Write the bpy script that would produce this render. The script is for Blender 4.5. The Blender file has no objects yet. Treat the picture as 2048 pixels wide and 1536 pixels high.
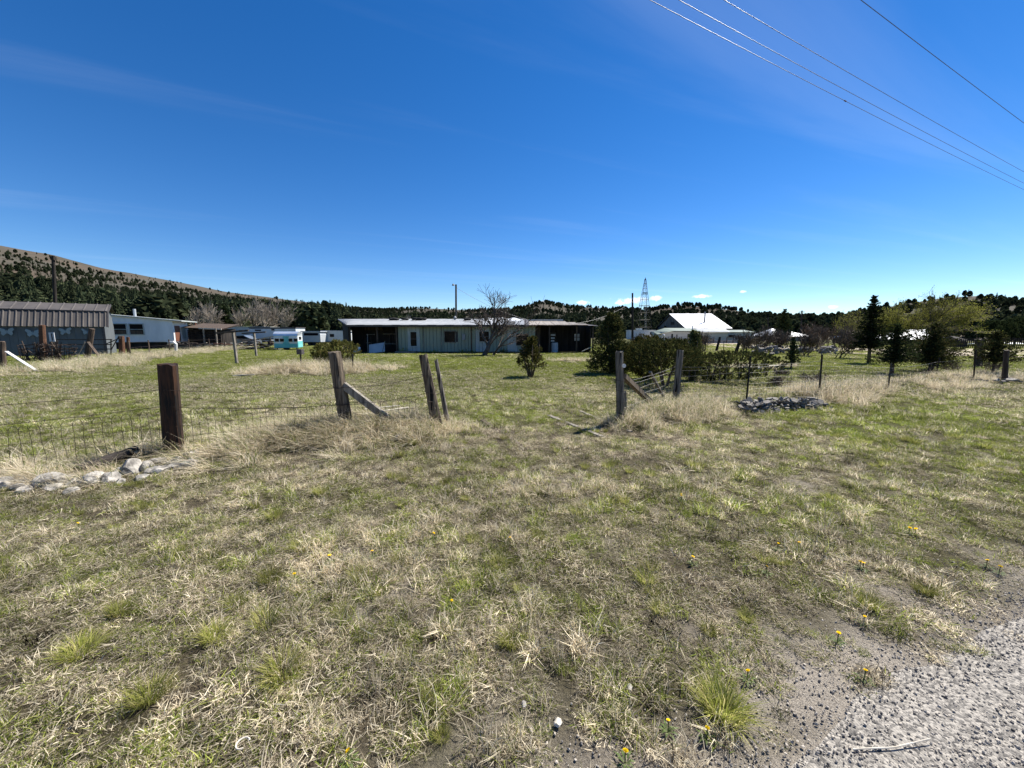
import bpy, math, random
import numpy as np
from mathutils import Vector, Matrix, Euler
R = math.radians
scene = bpy.context.scene
col = scene.collection
# ------------------------------------------------------------------ camera, sky, sun, exposure
F = 769.0; PITCH = R(7.41); EYE = 1.6
cd = bpy.data.cameras.new('camera'); cam = bpy.data.objects.new('camera', cd); col.objects.link(cam)
cd.sensor_width = 36; cd.lens = 36 * F / 2048; cd.clip_start = 0.05; cd.clip_end = 9000
cam.location = (0, 0, EYE); cam.rotation_euler = (R(90) - PITCH, 0, 0)
scene.camera = cam
SUN_AZ, SUN_EL = R(54), R(52)
sdir = Vector((math.sin(SUN_AZ) * math.cos(SUN_EL), math.cos(SUN_AZ) * math.cos(SUN_EL), math.sin(SUN_EL)))
sl = bpy.data.lights.new('sun', 'SUN'); sl.energy = 5.0; sl.angle = R(0.53); sl.color = (1, .955, .88)
so = bpy.data.objects.new('sun', sl); col.objects.link(so); so.rotation_euler = sdir.to_track_quat('Z', 'Y').to_euler()
so.location = (20, 20, 40)
scene.view_settings.view_transform = 'Standard'; scene.view_settings.look = 'None'
scene.view_settings.exposure = 1.0; scene.view_settings.gamma = 1.0
scene.view_settings.use_curve_mapping = False

def az_el(px, py):
    lat = px - 1024; dy = py - 768
    c, s = math.cos(PITCH), math.sin(PITCH)
    down = dy * c + F * s; fwd = F * c - dy * s
    return math.atan2(lat, fwd), math.atan2(-down, math.hypot(lat, fwd))

world = bpy.data.worlds.new('World'); scene.world = world; world.use_nodes = True
nt = world.node_tree; nt.nodes.clear()
def wn(t, **k):
    n = nt.nodes.new(t)
    for a, b in k.items(): setattr(n, a, b)
    return n
def wmath(op, a, b=None, c=None):
    n = wn('ShaderNodeMath', operation=op)
    for i, v in enumerate((a, b, c)):
        if v is None: continue
        if isinstance(v, (int, float)): n.inputs[i].default_value = v
        else: nt.links.new(v, n.inputs[i])
    return n.outputs[0]
sky = wn('ShaderNodeTexSky', sky_type='NISHITA'); sky.sun_disc = False
sky.sun_elevation = SUN_EL; sky.sun_rotation = SUN_AZ; sky.altitude = 1600
sky.air_density = 1.0; sky.dust_density = 0.05; sky.ozone_density = 3.0
bg = wn('ShaderNodeBackground'); bg.inputs['Strength'].default_value = 0.066
wo = wn('ShaderNodeOutputWorld')
tc = wn('ShaderNodeTexCoord'); sp = wn('ShaderNodeSeparateXYZ'); nt.links.new(tc.outputs['Generated'], sp.inputs[0])
zc = wmath('MAXIMUM', sp.outputs[2], 0.03)
u = wmath('DIVIDE', sp.outputs[0], zc); v = wmath('DIVIDE', sp.outputs[1], zc)
# cirrus: long faint streaks on a high plane
cb = wn('ShaderNodeCombineXYZ')
a1 = R(24)
us = wmath('ADD', wmath('MULTIPLY', u, math.cos(a1)), wmath('MULTIPLY', v, math.sin(a1)))
vs = wmath('ADD', wmath('MULTIPLY', u, -math.sin(a1)), wmath('MULTIPLY', v, math.cos(a1)))
nt.links.new(wmath('ADD', wmath('MULTIPLY', us, 0.16), 12.4), cb.inputs[0]); nt.links.new(wmath('MULTIPLY', vs, 1.5), cb.inputs[1])
ns = wn('ShaderNodeTexNoise'); ns.inputs['Scale'].default_value = 1.0; ns.inputs['Detail'].default_value = 7; ns.inputs['Roughness'].default_value = .55
ns.inputs['Distortion'].default_value = .5
nt.links.new(cb.outputs[0], ns.inputs['Vector'])
mr = wn('ShaderNodeMapRange', interpolation_type='SMOOTHSTEP'); mr.inputs['From Min'].default_value = .50; mr.inputs['From Max'].default_value = .82
mr.inputs['To Max'].default_value = .065
nt.links.new(ns.outputs['Fac'], mr.inputs['Value'])
# small cumulus far off, low over the hills
az = wmath('ARCTAN2', sp.outputs[0], sp.outputs[1]); el = wmath('ARCSINE', sp.outputs[2])
n2 = wn('ShaderNodeTexNoise'); n2.inputs['Scale'].default_value = 85; n2.inputs['Detail'].default_value = 4
nt.links.new(tc.outputs['Generated'], n2.inputs['Vector'])
wob = wmath('MULTIPLY', wmath('SUBTRACT', n2.outputs['Fac'], .5), 2.6)
mx = None
for (px, py, wx, wy) in [(1268, 601, 28, 6), (1245, 606, 16, 3), (1311, 597, 9, 5), (1402, 593, 14, 3), (1487, 583, 5, 2), (1165, 605, 13, 4), (1085, 604, 8, 3), (1665, 614, 6, 2)]:
    a0, e0 = az_el(px, py)
    d = wmath('SQRT', wmath('ADD', wmath('POWER', wmath('DIVIDE', wmath('SUBTRACT', az, a0), wx / F), 2),
                            wmath('POWER', wmath('DIVIDE', wmath('SUBTRACT', el, e0), wy / F), 2)))
    m = wmath('SUBTRACT', 1.25, wmath('ADD', d, wob))
    mx = m if mx is None else wmath('MAXIMUM', mx, m)
mr2 = wn('ShaderNodeMapRange', interpolation_type='SMOOTHSTEP'); mr2.inputs['From Max'].default_value = .9; mr2.inputs['To Max'].default_value = .92
nt.links.new(mx, mr2.inputs['Value'])
fac = wmath('MAXIMUM', mr.outputs[0], mr2.outputs[0])
hs = wn('ShaderNodeHueSaturation'); hs.inputs['Hue'].default_value = .507; hs.inputs['Saturation'].default_value = 1.34; hs.inputs['Value'].default_value = 1.12
nt.links.new(sky.outputs[0], hs.inputs['Color'])
mixc = wn('ShaderNodeMix', data_type='RGBA'); nt.links.new(fac, mixc.inputs[0]); nt.links.new(hs.outputs[0], mixc.inputs[6])
mixc.inputs[7].default_value = (9.6, 10.4, 11.6, 1)
nt.links.new(mixc.outputs[2], bg.inputs['Color']); nt.links.new(bg.outputs[0], wo.inputs[0])

# ------------------------------------------------------------------ helpers: projection of measured points
CP, SP = math.cos(PITCH), math.sin(PITCH)
def ray(px, py):
    dy = py - 768
    return px - 1024, F * CP - dy * SP, dy * CP + F * SP
def P(px, py, D):
    l, f, d = ray(px, py); return Vector((l / f * D, D, EYE - d / f * D))
def G(px, py, z=0.0):
    l, f, d = ray(px, py); t = (EYE - z) / d; return Vector((l * t, f * t, z))

def vnoise(x, y, seed=0):
    x = np.asarray(x, float); y = np.asarray(y, float)
    xi = np.floor(x).astype(np.int64); yi = np.floor(y).astype(np.int64)
    fx = x - xi; fy = y - yi; fx = fx * fx * (3 - 2 * fx); fy = fy * fy * (3 - 2 * fy)
    def h(a, b):
        n = (a * 374761393 + b * 668265263 + seed * 1442695041) & 0x7fffffff
        n = ((n ^ (n >> 13)) * 1274126177) & 0x7fffffff
        return ((n ^ (n >> 16)) & 0xffff) / 65535.0
    return (h(xi, yi) * (1 - fx) + h(xi + 1, yi) * fx) * (1 - fy) + (h(xi, yi + 1) * (1 - fx) + h(xi + 1, yi + 1) * fx) * fy
def fbm(x, y, oct=4, seed=0):
    s = 0; a = .5; t = 0
    for i in range(oct):
        s = s + a * vnoise(np.asarray(x) * 2 ** i, np.asarray(y) * 2 ** i, seed + i * 7); t += a; a *= .5
    return s / t
def sstep(a, b, x):
    t = np.clip((np.asarray(x, float) - a) / (b - a), 0, 1); return t * t * (3 - 2 * t)

# fence line between verge and yard
FX = [-30, -7.4, -4.72, -2.83, -1.28, 1.95, 4.04, 5.5, 7.8, 10.7, 14.5, 19.5, 30, 80]
FY = [-13, 3.25, 5.2, 6.4, 6.67, 6.85, 8.3, 9.0, 9.8, 11.0, 13.0, 15.3, 20, 44]
def fence_y(x): return np.interp(x, FX, FY)
RO = np.array([.98, 1.25]); RN = np.array([-.356, .9345])
def road_s(x, y): return (np.asarray(x) - RO[0]) * RN[0] + (np.asarray(y) - RO[1]) * RN[1]
def gh(x, y):
    x = np.asarray(x, float); y = np.asarray(y, float)
    d = y - fence_y(x)
    rr = np.hypot(x, y)
    h = .07 * (fbm(x * .35 + 9, y * .35, 3, 3) - .5) * sstep(1, 5, rr) * (1 - sstep(40, 90, rr))
    h = h + .025 * (fbm(x * 2.1, y * 2.1, 2, 5) - .5) * (1 - sstep(20, 30, rr))
    left = np.exp(-((d + .45) / .55) ** 2) * sstep(-1.0, -1.7, x)
    h = h + (.15 - .08 * sstep(-3.6, -4.6, x)) * left * (.35 + fbm(x * .9, y * .9, 2, 11))
    right = np.exp(-((d + .25) / .5) ** 2) * sstep(2.1, 3.0, x) * (1 - sstep(22, 30, x))
    h = h + .12 * right * (.4 + fbm(x * .8, y * .8, 2, 12))
    return h * sstep(-.1, .8, road_s(x, y))
def g1(x, y): return float(gh(x, y))
def GG(px, py):
    p = G(px, py)
    for _ in range(3): p = G(px, py, g1(p.x, p.y))
    return p

# ------------------------------------------------------------------ helpers: mesh and objects
class MB:
    def __init__(s): s.v = []; s.f = []
    def add(s, vs, fs):
        o = len(s.v); s.v += [tuple(p) for p in vs]; s.f += [tuple(i + o for i in f) for f in fs]; return s
    def box(s, c, d, rot=None, jit=0, rng=random):
        m = rot if rot is not None else Matrix.Identity(3)
        vs = []
        for z in (-.5, .5):
            for (x, y) in ((-.5, -.5), (.5, -.5), (.5, .5), (-.5, .5)):
                p = Vector((x * d[0], y * d[1], z * d[2]))
                if jit: p += Vector([rng.uniform(-jit, jit) for _ in range(3)])
                vs.append(Vector(c) + m @ p)
        return s.add(vs, [(3, 2, 1, 0), (4, 5, 6, 7), (0, 1, 5, 4), (1, 2, 6, 5), (2, 3, 7, 6), (3, 0, 4, 7)])
    def b(s, x0, x1, y0, y1, z0, z1): return s.box(((x0 + x1) / 2, (y0 + y1) / 2, (z0 + z1) / 2), (x1 - x0, y1 - y0, z1 - z0))
    def beam(s, p0, p1, w, h, jit=0):
        p0 = Vector(p0); p1 = Vector(p1); d = p1 - p0
        q = d.to_track_quat('Z', 'Y').to_matrix()
        return s.box((p0 + p1) / 2, (w, h, d.length), q, jit)
    def tube(s, pts, rad, n=6, cap=True):
        pts = [Vector(p) for p in pts]
        if not hasattr(rad, '__len__'): rad = [rad] * len(pts)
        vs = []; fs = []
        t = (pts[1] - pts[0]).normalized()
        ref = Vector((0, 0, 1)) if abs(t.z) < .9 else Vector((1, 0, 0))
        a = t.cross(ref).normalized()
        for i, p in enumerate(pts):
            if 0 < i < len(pts) - 1: t = (pts[i + 1] - pts[i - 1]).normalized()
            elif i: t = (pts[i] - pts[i - 1]).normalized()
            a = (a - t * a.dot(t)).normalized(); bb = t.cross(a)
            for k in range(n):
                an = 2 * math.pi * k / n
                vs.append(p + (a * math.cos(an) + bb * math.sin(an)) * rad[i])
        for i in range(len(pts) - 1):
            for k in range(n):
                k2 = (k + 1) % n
                fs.append((i * n + k, i * n + k2, i * n + n + k2, i * n + n + k))
        if cap:
            fs.append(tuple(range(n - 1, -1, -1))); fs.append(tuple(range((len(pts) - 1) * n, len(pts) * n)))
        return s.add(vs, fs)
    def prism(s, poly, axis, a, b):   # poly: 2D points, extruded along axis from a to b
        n = len(poly)
        def mk(p, q):
            if axis == 'x': return (q, p[0], p[1])
            if axis == 'y': return (p[0], q, p[1])
            return (p[0], p[1], q)
        vs = [mk(p, a) for p in poly] + [mk(p, b) for p in poly]
        return s.add(vs, [tuple(range(n))[::-1], tuple(range(n, 2 * n))] + [(i, (i + 1) % n, n + (i + 1) % n, n + i) for i in range(n)])
    def mesh(s, name, smooth=False):
        me = bpy.data.meshes.new(name); me.from_pydata(s.v, [], s.f); 
        if smooth: me.polygons.foreach_set('use_smooth', [True] * len(me.polygons))
        me.update(); return me
def np_mesh(name, v, quads=None, tris=None):
    fs = []
    me = bpy.data.meshes.new(name)
    nq = 0 if quads is None else len(quads); ntr = 0 if tris is None else len(tris)
    me.vertices.add(len(v)); me.vertices.foreach_set('co', np.asarray(v, np.float32).ravel())
    li = []
    if nq: li.append(np.asarray(quads).ravel())
    if ntr: li.append(np.asarray(tris).ravel())
    li = np.concatenate(li).astype(np.int32)
    me.loops.add(len(li)); me.loops.foreach_set('vertex_index', li)
    ls = np.concatenate([np.arange(nq) * 4, nq * 4 + np.arange(ntr) * 3]).astype(np.int32)
    me.polygons.add(nq + ntr); me.polygons.foreach_set('loop_start', ls)
    me.update(calc_edges=True); me.validate(); return me
def fix_normals(me):
    import bmesh
    bm = bmesh.new(); bm.from_mesh(me); bmesh.ops.recalc_face_normals(bm, faces=bm.faces); bm.to_mesh(me); bm.free(); return me

def tag(o, label=None, cat=None, group=None, kind=None):
    if label: o['label'] = label
    if cat: o['category'] = cat
    if group: o['group'] = group
    if kind: o['kind'] = kind
    return o
def thing(name, label, cat, loc=(0, 0, 0), rz=0, group=None):
    o = bpy.data.objects.new(name, None); col.objects.link(o); o.location = loc; o.rotation_euler = (0, 0, rz); o.empty_display_size = .2
    return tag(o, label, cat, group)
def link(name, me, m, parent=None, loc=None):
    o = bpy.data.objects.new(name, me); col.objects.link(o)
    if m is not None and len(me.materials) == 0: me.materials.append(m)
    if parent is not None: o.parent = parent
    if loc is not None: o.location = loc
    return o
def part(name, mb, m, parent, local=False, loc=None, smooth=False):
    """mesh given in world coordinates (or in the thing's own, local=True)"""
    me = mb.mesh(name, smooth) if isinstance(mb, MB) else mb
    if isinstance(mb, MB): fix_normals(me)
    o = link(name, me, m, parent)
    if loc is not None: o.location = loc
    elif not local:
        q = parent; off = Vector((0, 0, 0))
        while q is not None: off += Vector(q.location); q = q.parent
        o.location = -off
    return o
def struct(name, me, m):
    o = link(name, me, m); o['kind'] = 'structure'; return o
def copy_tree(o, parent=None):
    c = o.copy(); col.objects.link(c); c.parent = parent
    for ch in o.children: copy_tree(ch, c)
    return c

# ------------------------------------------------------------------ materials
def new_mat(name):
    m = bpy.data.materials.new(name); m.use_nodes = True
    return m, m.node_tree.nodes, m.node_tree.links
def mat(name, c1, c2=None, rough=.8, scale=(6, 6, 6), bump=.0, metal=0, detail=5, contrast=(.35, .65), spec=.3, bdist=.01, crack=False):
    m, N, L = new_mat(name); p = N['Principled BSDF']
    p.inputs['Roughness'].default_value = rough; p.inputs['Metallic'].default_value = metal
    p.inputs['Specular IOR Level'].default_value = spec
    if c2 is None: p.inputs['Base Color'].default_value = (*c1, 1); return m
    tcn = N.new('ShaderNodeTexCoord'); mp = N.new('ShaderNodeMapping'); mp.inputs['Scale'].default_value = scale
    L.new(tcn.outputs['Object'], mp.inputs[0])
    nz = N.new('ShaderNodeTexNoise'); nz.inputs['Scale'].default_value = 1; nz.inputs['Detail'].default_value = detail; nz.inputs['Roughness'].default_value = .6
    L.new(mp.outputs[0], nz.inputs['Vector'])
    rp = N.new('ShaderNodeMapRange'); rp.inputs['From Min'].default_value = contrast[0]; rp.inputs['From Max'].default_value = contrast[1]
    L.new(nz.outputs['Fac'], rp.inputs['Value'])
    mx = N.new('ShaderNodeMix'); mx.data_type = 'RGBA'; mx.inputs[6].default_value = (*c1, 1); mx.inputs[7].default_value = (*c2, 1)
    L.new(rp.outputs[0], mx.inputs[0]); L.new(mx.outputs[2], p.inputs['Base Color'])
    if crack:
        mp2 = N.new('ShaderNodeMapping'); mp2.inputs['Scale'].default_value = (26, 26, .9); L.new(tcn.outputs['Object'], mp2.inputs[0])
        n2_ = N.new('ShaderNodeTexNoise'); n2_.inputs['Scale'].default_value = 1; n2_.inputs['Detail'].default_value = 3; L.new(mp2.outputs[0], n2_.inputs['Vector'])
        r2_ = N.new('ShaderNodeMapRange'); r2_.inputs['From Min'].default_value = .57; r2_.inputs['From Max'].default_value = .61; L.new(n2_.outputs['Fac'], r2_.inputs['Value'])
        m2_ = N.new('ShaderNodeMix'); m2_.data_type = 'RGBA'; L.new(r2_.outputs[0], m2_.inputs[0]); L.new(mx.outputs[2], m2_.inputs[6]); m2_.inputs[7].default_value = (.008, .006, .005, 1); L.new(m2_.outputs[2], p.inputs['Base Color'])
    if bump:
        bp = N.new('ShaderNodeBump'); bp.inputs['Strength'].default_value = bump; bp.inputs['Distance'].default_value = bdist
        L.new(nz.outputs['Fac'], bp.inputs['Height']); L.new(bp.outputs[0], p.inputs['Normal'])
    return m
def leaf_mat(name, cols, transl=.35):
    m, N, L = new_mat(name); N.remove(N['Principled BSDF']); out = N['Material Output']
    ge = N.new('ShaderNodeNewGeometry'); cr = N.new('ShaderNodeValToRGB')
    oi = N.new('ShaderNodeObjectInfo')
    el = cr.color_ramp.elements
    for i, c in enumerate(cols):
        e = el[i] if i < 2 else el.new(1)
        e.position = i / (len(cols) - 1); e.color = (*c, 1)
    L.new(ge.outputs['Random Per Island'], cr.inputs[0])
    hv = N.new('ShaderNodeHueSaturation'); L.new(cr.outputs[0], hv.inputs['Color'])
    mr = N.new('ShaderNodeMapRange'); mr.inputs['To Min'].default_value = .6; mr.inputs['To Max'].default_value = 1.5
    L.new(oi.outputs['Random'], mr.inputs['Value']); L.new(mr.outputs[0], hv.inputs['Value'])
    d = N.new('ShaderNodeBsdfDiffuse'); t = N.new('ShaderNodeBsdfTranslucent'); mx = N.new('ShaderNodeMixShader'); mx.inputs[0].default_value = transl
    L.new(hv.outputs[0], d.inputs[0]); L.new(hv.outputs[0], t.inputs[0]); L.new(d.outputs[0], mx.inputs[1]); L.new(t.outputs[0], mx.inputs[2])
    L.new(mx.outputs[0], out.inputs[0]); return m
def grass_mat(name, dry, green, transl=.4):
    """each blade dry or green by its own random number against the clump's green share g"""
    m, N, L = new_mat(name); N.remove(N['Principled BSDF']); out = N['Material Output']
    ge = N.new('ShaderNodeNewGeometry'); r = ge.outputs['Random Per Island']
    at = N.new('ShaderNodeAttribute'); at.attribute_type = 'INSTANCER'; at.attribute_name = 'g'
    tn = N.new('ShaderNodeAttribute'); tn.attribute_type = 'INSTANCER'; tn.attribute_name = 'val'
    lt = N.new('ShaderNodeMath'); lt.operation = 'LESS_THAN'; L.new(r, lt.inputs[0]); L.new(at.outputs['Fac'], lt.inputs[1])
    f1 = N.new('ShaderNodeMath'); f1.operation = 'MULTIPLY'; f1.inputs[1].default_value = 37.7; L.new(r, f1.inputs[0])
    f2 = N.new('ShaderNodeMath'); f2.operation = 'FRACT'; L.new(f1.outputs[0], f2.inputs[0])
    def ramp(cols):
        cr = N.new('ShaderNodeValToRGB'); el = cr.color_ramp.elements
        for i, c in enumerate(cols):
            e = el[i] if i < 2 else el.new(1)
            e.position = i / (len(cols) - 1); e.color = (*c, 1)
        L.new(f2.outputs[0], cr.inputs[0]); return cr.outputs[0]
    mx = N.new('ShaderNodeMix'); mx.data_type = 'RGBA'
    L.new(lt.outputs[0], mx.inputs[0]); L.new(ramp(dry), mx.inputs[6]); L.new(ramp(green), mx.inputs[7])
    hv = N.new('ShaderNodeHueSaturation'); L.new(mx.outputs[2], hv.inputs['Color']); L.new(tn.outputs['Fac'], hv.inputs['Value'])
    d = N.new('ShaderNodeBsdfDiffuse'); t = N.new('ShaderNodeBsdfTranslucent'); ms = N.new('ShaderNodeMixShader'); ms.inputs[0].default_value = transl
    L.new(hv.outputs[0], d.inputs[0]); L.new(hv.outputs[0], t.inputs[0]); L.new(d.outputs[0], ms.inputs[1]); L.new(t.outputs[0], ms.inputs[2])
    L.new(ms.outputs[0], out.inputs[0]); return m

M = {}
M['post'] = mat('weathered_post', (.045, .032, .022), (.21, .165, .115), .85, (34, 34, 2.2), .9, bdist=.02, crack=True)
M['post_grey'] = mat('grey_post', (.06, .052, .042), (.22, .195, .16), .85, (36, 36, 2.0), .9, bdist=.02, crack=True)
M['tie'] = mat('creosoted_tie', (.010, .007, .005), (.085, .035, .015), .75, (26, 26, 2.6), .7, contrast=(.4, .75), bdist=.02, crack=True)
M['plank'] = mat('grey_plank', (.09, .078, .064), (.29, .26, .215), .85, (20, 20, 3), .4)
M['dark_plank'] = mat('dark_plank', (.035, .026, .02), (.12, .085, .06), .85, (9, 9, 1.2), .3)
M['white_plank'] = mat('white_plank', (.72, .71, .68), (.5, .48, .44), .6, (8, 8, 2))
M['pale_wood'] = mat('pale_wood', (.42, .37, .29), (.62, .57, .48), .8, (20, 20, 20))
M['wire'] = mat('rusty_wire', (.020, .016, .014), (.055, .036, .028), .6, (40, 40, 40), metal=.3)
M['wire_pale'] = mat('galvanised_wire', (.13, .125, .115), (.24, .23, .21), .6, (30, 30, 30), metal=.2)
M['cable'] = mat('aluminium_cable', (.07, .075, .085), None, .5, metal=.3)
M['tpost'] = mat('steel_post', (.02, .022, .02), (.05, .04, .03), .6, (20, 20, 5), metal=.3)
M['stone'] = mat('pale_fieldstone', (.11, .10, .085), (.44, .41, .36), .9, (9, 9, 9), .7, contrast=(.35, .6), bdist=.03)
M['slab'] = mat('dark_slab', (.055, .048, .042), (.40, .37, .33), .85, (11, 11, 11), .6, contrast=(.35, .7), bdist=.02)
M['soil'] = None
M['asphalt'] = None
M['green_wall'] = mat('pale_green_siding', (.26, .29, .215), (.325, .352, .27), .7, (2, 2, .7), contrast=(.3, .7))
M['white_paint'] = mat('chalky_white_paint', (.46, .48, .45), (.36, .385, .36), .6, (2, 2, 1))
M['blue_white'] = mat('weathered_white_siding', (.68, .69, .70), (.80, .81, .82), .6, (1.2, 1.2, .5))
M['tin'] = mat('galvanised_tin', (.17, .18, .19), (.28, .29, .295), .55, (1.0, .6, 1), metal=.3, contrast=(.3, .7))
M['tan_tin'] = mat('weathered_tan_tin', (.28, .23, .165), (.42, .37, .30), .5, (1.2, .5, 1), metal=.25)
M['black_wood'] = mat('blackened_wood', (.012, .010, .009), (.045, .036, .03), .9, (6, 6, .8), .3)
M['void'] = mat('dark_interior', (.012, .011, .010), (.02, .018, .016), .95, (3, 3, 3))
m_, N_, L_ = new_mat('window_glass'); p_ = N_['Principled BSDF']; p_.inputs['Base Color'].default_value = (.008, .008, .009, 1); p_.inputs['Roughness'].default_value = .12; p_.inputs['Specular IOR Level'].default_value = .12
M['glass'] = m_
M['shed_wall'] = mat('blue_grey_shed_siding', (.095, .105, .108), (.13, .14, .14), .7, (2, 2, .6))
M['shed_roof'] = mat('brown_ribbed_metal', (.09, .08, .072), (.135, .12, .106), .5, (1, 1, .4), metal=.25)
M['trim_dark'] = mat('dark_trim', (.055, .05, .05), (.09, .08, .075), .6, (5, 5, 5))
M['butterfly'] = mat('pale_blue_metal', (.22, .28, .30), (.30, .35, .36), .5, (20, 20, 20))
M['rust'] = mat('rust', (.07, .032, .018), (.15, .075, .04), .85, (15, 15, 15))
M['red_brown'] = mat('red_brown_paint', (.13, .05, .03), (.18, .075, .045), .6, (6, 6, 6))
M['camper_white'] = mat('camper_white_aluminium', (.66, .70, .70), (.74, .77, .76), .4, (2, 2, 2), metal=.1)
M['camper_teal'] = mat('camper_teal_paint', (.10, .44, .44), (.20, .55, .53), .45, (2, 2, 3))
M['camper_roof'] = mat('bare_aluminium', (.60, .64, .67), (.78, .80, .82), .28, (2, 2, 2), metal=.7)
M['rv'] = mat('trailer_white', (.55, .56, .56), (.66, .66, .64), .5, (1.2, 1.2, 1.2))
M['rv_grey'] = mat('trailer_grey', (.34, .37, .39), (.44, .46, .47), .5, (1.2, 1.2, 1.2))
M['car_silver'] = mat('silver_blue_car_paint', (.30, .36, .42), (.34, .40, .46), .25, (2, 2, 2), metal=.6)
M['car_dark'] = mat('black_car_paint', (.012, .013, .015), (.02, .02, .022), .2, (2, 2, 2))
M['rubber'] = mat('tyre_rubber', (.014, .014, .014), (.025, .024, .023), .85, (12, 12, 12))
M['barn_wood'] = mat('barn_board', (.12, .10, .085), (.24, .21, .18), .85, (1.5, 1.5, .3))
M['white_roof'] = mat('white_metal_roof', (.80, .80, .80), (.70, .71, .72), .4, (.5, .2, .5), contrast=(.45, .75))
M['cream'] = mat('cream_wall', (.46, .47, .40), (.54, .54, .47), .7, (.7, .7, .7))
M['green_roof'] = mat('faded_green_roof', (.13, .165, .13), (.19, .225, .18), .6, (.6, .6, .6))
M['steel'] = mat('galvanised_steel', (.20, .21, .22), (.30, .31, .32), .5, (3, 3, 3), metal=.4)
M['bark'] = mat('bare_bark', (.055, .042, .033), (.14, .11, .09), .9, (12, 12, 4), .4)
M['bark_pale'] = mat('pale_bark', (.24, .20, .16), (.36, .31, .25), .9, (6, 6, 2))
M['twig'] = mat('brown_twig', (.075, .055, .038), (.14, .105, .075), .9, (3, 3, 3))
M['cedar_bark'] = mat('cedar_bark', (.07, .05, .035), (.16, .115, .08), .9, (18, 18, 4), .4)
M['juniper'] = leaf_mat('juniper_foliage', [(.018, .028, .012), (.045, .06, .022), (.085, .09, .03), (.13, .11, .04)], .25)
M['juniper_gold'] = leaf_mat('bronzed_juniper_foliage', [(.025, .034, .012), (.07, .08, .024), (.125, .12, .034), (.17, .13, .045)], .35)
M['spruce'] = leaf_mat('spruce_foliage', [(.013, .021, .010), (.030, .044, .018), (.058, .072, .028)], .28)
M['forest'] = leaf_mat('forest_foliage', [(.018, .026, .015), (.036, .046, .024), (.06, .068, .034)], .2)
M['willow'] = leaf_mat('budding_willow_leaves', [(.15, .16, .03), (.24, .25, .05), (.32, .30, .08)], .45)
M['tarp'] = mat('white_tarp', (.72, .73, .74), (.62, .64, .66), .5, (3, 3, 3))
M['lamp'] = mat('lamp_housing', (.30, .31, .32), None, .5)
M['yellow'] = leaf_mat('dandelion_yellow', [(.75, .50, .01), (.85, .62, .02)], .25)
M['stem'] = mat('flower_stem', (.075, .105, .025), None, .7)
M['dirt'] = mat('pale_dirt', (.36, .29, .22), (.47, .39, .31), .95, (.5, .5, .5), .3)
M['grass'] = grass_mat('mixed_grass', [(.11, .085, .058), (.38, .325, .225), (.72, .645, .49), (.48, .40, .27)], [(.085, .12, .022), (.20, .235, .045), (.34, .35, .10)], .5)
M['straw'] = grass_mat('tall_straw', [(.38, .31, .20), (.60, .52, .37), (.80, .72, .56)], [(.10, .14, .03), (.17, .21, .05)], .4)
M['bunch'] = leaf_mat('bunchgrass_blades', [(.11, .13, .025), (.22, .24, .05), (.34, .34, .10), (.46, .39, .19)], .5)
M['pebble'] = leaf_mat('pebble_stone', [(.05, .047, .045), (.22, .19, .155), (.46, .40, .32), (.30, .25, .20)], 0)

pm_, PN, PL = new_mat('gravel_chip'); oi_ = PN.new('ShaderNodeObjectInfo'); cr_ = PN.new('ShaderNodeValToRGB'); PL.new(oi_.outputs['Random'], cr_.inputs[0])
for i_, (ps_, c_) in enumerate(((0, (.09, .082, .075)), (.18, (.20, .18, .155)), (.45, (.36, .32, .265)), (.85, (.50, .44, .36)), (1, (.22, .19, .16)))):
    e_ = cr_.color_ramp.elements[i_] if i_ < 2 else cr_.color_ramp.elements.new(ps_)
    e_.position = ps_; e_.color = (*c_, 1)
PL.new(cr_.outputs[0], PN['Principled BSDF'].inputs['Base Color']); PN['Principled BSDF'].inputs['Roughness'].default_value = .85
M['pebble'] = pm_
# ground: thatch over soil, greener where the lawn is (attribute "green" from the ground cover), bare near the road
m, N, L = new_mat('ground_soil'); p = N['Principled BSDF']; p.inputs['Roughness'].default_value = .95; p.inputs['Specular IOR Level'].default_value = .1
tcn = N.new('ShaderNodeTexCoord')
def noise(sc, det=6, rough=.6):
    n = N.new('ShaderNodeTexNoise'); n.inputs['Scale'].default_value = sc; n.inputs['Detail'].default_value = det; n.inputs['Roughness'].default_value = rough
    L.new(tcn.outputs['Object'], n.inputs['Vector']); return n.outputs['Fac']
def rng_(v, a, b, c=0, d=1):
    n = N.new('ShaderNodeMapRange'); n.inputs['From Min'].default_value = a; n.inputs['From Max'].default_value = b; n.inputs['To Min'].default_value = c; n.inputs['To Max'].default_value = d
    L.new(v, n.inputs['Value']); return n.outputs[0]
def mixn(f, a, b):
    n = N.new('ShaderNodeMix'); n.data_type = 'RGBA'; L.new(f, n.inputs[0])
    for i, c in ((6, a), (7, b)):
        if isinstance(c, tuple): n.inputs[i].default_value = (*c, 1)
        else: L.new(c, n.inputs[i])
    return n.outputs[2]
fine = noise(38, 8, .75); mid = noise(1.1); 
at = N.new('ShaderNodeAttribute'); at.attribute_name = 'green'
ab = N.new('ShaderNodeAttribute'); ab.attribute_name = 'bare'
dry = mixn(rng_(fine, .3, .7), (.045, .034, .024), (.17, .138, .095))
grn = mixn(rng_(fine, .3, .7), (.032, .036, .012), (.12, .12, .036))
c0 = mixn(at.outputs['Fac'], dry, grn)
soil = mixn(rng_(noise(120, 6, .8), .38, .62), (.26, .22, .175), (.60, .535, .44))
c1 = mixn(ab.outputs['Fac'], c0, soil)
L.new(c1, p.inputs['Base Color'])
bp = N.new('ShaderNodeBump'); bp.inputs['Strength'].default_value = 1; bp.inputs['Distance'].default_value = .05; L.new(fine, bp.inputs['Height']); L.new(bp.outputs[0], p.inputs['Normal'])
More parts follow.
